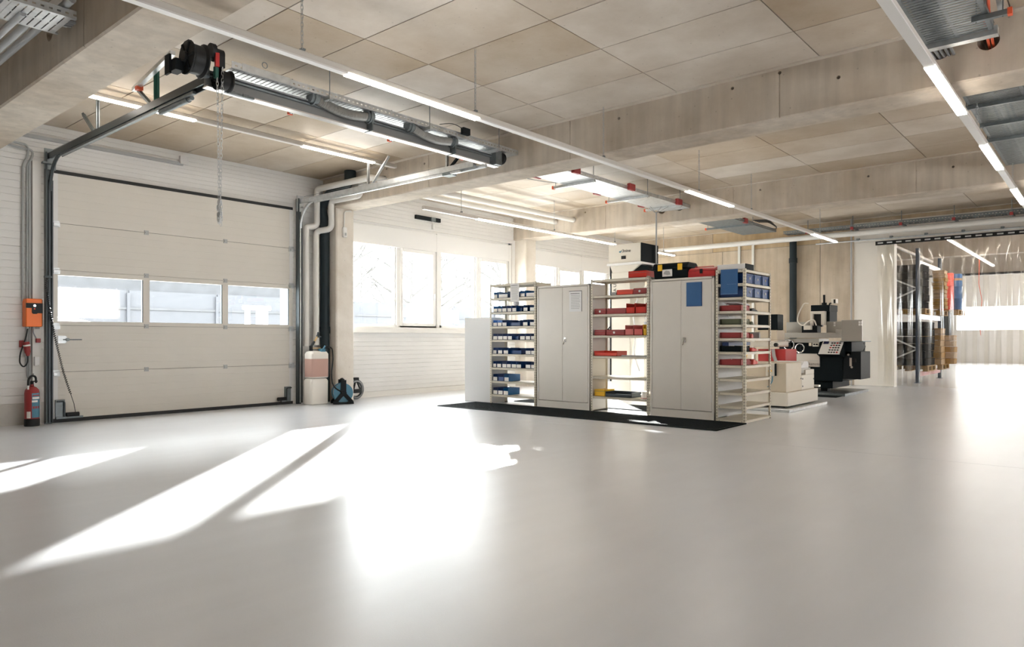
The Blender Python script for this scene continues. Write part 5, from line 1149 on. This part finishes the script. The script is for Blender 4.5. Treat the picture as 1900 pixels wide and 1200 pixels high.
# ---------------------------------------------------------------- outdoors
gr = obj('ground', MB().box(-40, 90, W+.23, 90, -.3, -.05), 'ground', None, 'pale paved yard outside the windows', kind=ST)
fn = thing('yard_fence', (16, 20.5, 0), 'grey panel fence across the yard outside', 'fence')
for k in range(16):
    x = 5.5+k*2.5
    if 17 < x < 19: continue
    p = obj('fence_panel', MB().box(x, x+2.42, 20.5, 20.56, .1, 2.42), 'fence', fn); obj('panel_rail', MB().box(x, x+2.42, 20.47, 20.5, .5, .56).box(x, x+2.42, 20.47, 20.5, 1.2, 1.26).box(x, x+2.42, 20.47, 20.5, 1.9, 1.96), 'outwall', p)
    obj('fence_post', MB().box(x-.08, x, 20.44, 20.6, -.05, 2.35), 'fence', fn)
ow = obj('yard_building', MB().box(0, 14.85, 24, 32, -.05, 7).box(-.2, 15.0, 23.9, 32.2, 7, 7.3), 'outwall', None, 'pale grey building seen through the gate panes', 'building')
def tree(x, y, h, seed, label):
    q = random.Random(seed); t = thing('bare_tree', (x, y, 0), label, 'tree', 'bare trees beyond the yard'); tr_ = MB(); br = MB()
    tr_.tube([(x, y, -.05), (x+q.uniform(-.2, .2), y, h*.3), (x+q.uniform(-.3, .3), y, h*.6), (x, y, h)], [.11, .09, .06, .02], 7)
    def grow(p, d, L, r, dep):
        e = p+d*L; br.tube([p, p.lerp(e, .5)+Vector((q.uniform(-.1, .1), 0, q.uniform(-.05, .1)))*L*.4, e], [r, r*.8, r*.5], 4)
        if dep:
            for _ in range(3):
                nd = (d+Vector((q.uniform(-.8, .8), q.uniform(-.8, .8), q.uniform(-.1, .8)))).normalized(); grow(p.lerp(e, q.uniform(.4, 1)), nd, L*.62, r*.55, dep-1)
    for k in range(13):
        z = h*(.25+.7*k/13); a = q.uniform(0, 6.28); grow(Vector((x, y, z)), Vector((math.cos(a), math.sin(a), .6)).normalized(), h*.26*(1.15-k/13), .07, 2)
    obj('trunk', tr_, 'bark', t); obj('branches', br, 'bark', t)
tree(17, 27, 7.5, 1, 'bare tree left in the first window pane'); tree(20.5, 28, 8.5, 2, 'bare tree behind second window pane'); tree(24, 27, 7.8, 3, 'bare tree behind third window pane'); tree(28, 29, 8.2, 4, 'bare tree seen beside the far column'); tree(34, 30, 8, 5, 'bare tree through the farther window band'); tree(41, 33, 9, 6, 'bare tree farthest right in the window band')
# parked car and white bollard frame outside the gate
cr = thing('parked_car', (4.6, 16, 0), 'white car roof outside the left gate pane', 'car')
obj('body', MB().prism([(1.0, .25), (6.6, .25), (6.7, .8), (6.4, 1.05), (5.75, 1.38), (5.1, 1.54), (3, 1.6), (1.4, 1.2), (1.0, 1.0)], 'Y', 15.8, 17.5), 'carwhite', cr, bevel=.08)
obj('side_glass', MB().prism([(2.2, 1.0), (4.9, 1.0), (4.6, 1.35), (2.8, 1.38)], 'Y', 15.79, 15.8), 'screen', cr)
for x in (2.0, 5.6): obj('tyre', MB().cyl((x, 15.78, .27), (x, 16.0, .27), .31, 18), 'gasket', cr, smooth=40); obj('tyre', MB().cyl((x, 17.3, .27), (x, 17.52, .27), .31, 18), 'gasket', cr, smooth=40)
bf = thing('bollard_rail', (9.8, 17, 0), 'white tubular bollard rail in yard outside right gate pane', 'bollard')
for x in (9.5, 9.82, 10.0): obj('frame_post', MB().cyl((x, 17, -.05), (x, 17, 1.9), .07, 10), 'carwhite', bf, smooth=True)
obj('frame_rail', MB().cyl((9.38, 17, 1.9), (10.14, 17, 1.9), .06, 10), 'carwhite', bf, smooth=True)
vn = thing('parked_van', (18.9, 21.5, 0), 'white van parked in the fence gap outside second pane', 'van')
obj('body', MB().prism([(17.9, .3), (20.0, .3), (20.0, 2.3), (19.9, 2.42), (18.0, 2.45), (17.9, 2.3)], 'Y', 20.6, 25), 'carwhite', vn, bevel=.08)
obj('rear_door_seam', MB().box(18.93, 18.95, 20.59, 20.6, .4, 2.3), 'joint', vn)
for x in (18.1, 19.6): obj('tyre', MB().cyl((x, 21.3, .28), (x+.22, 21.3, .28), .33, 18), 'gasket', vn, smooth=40)
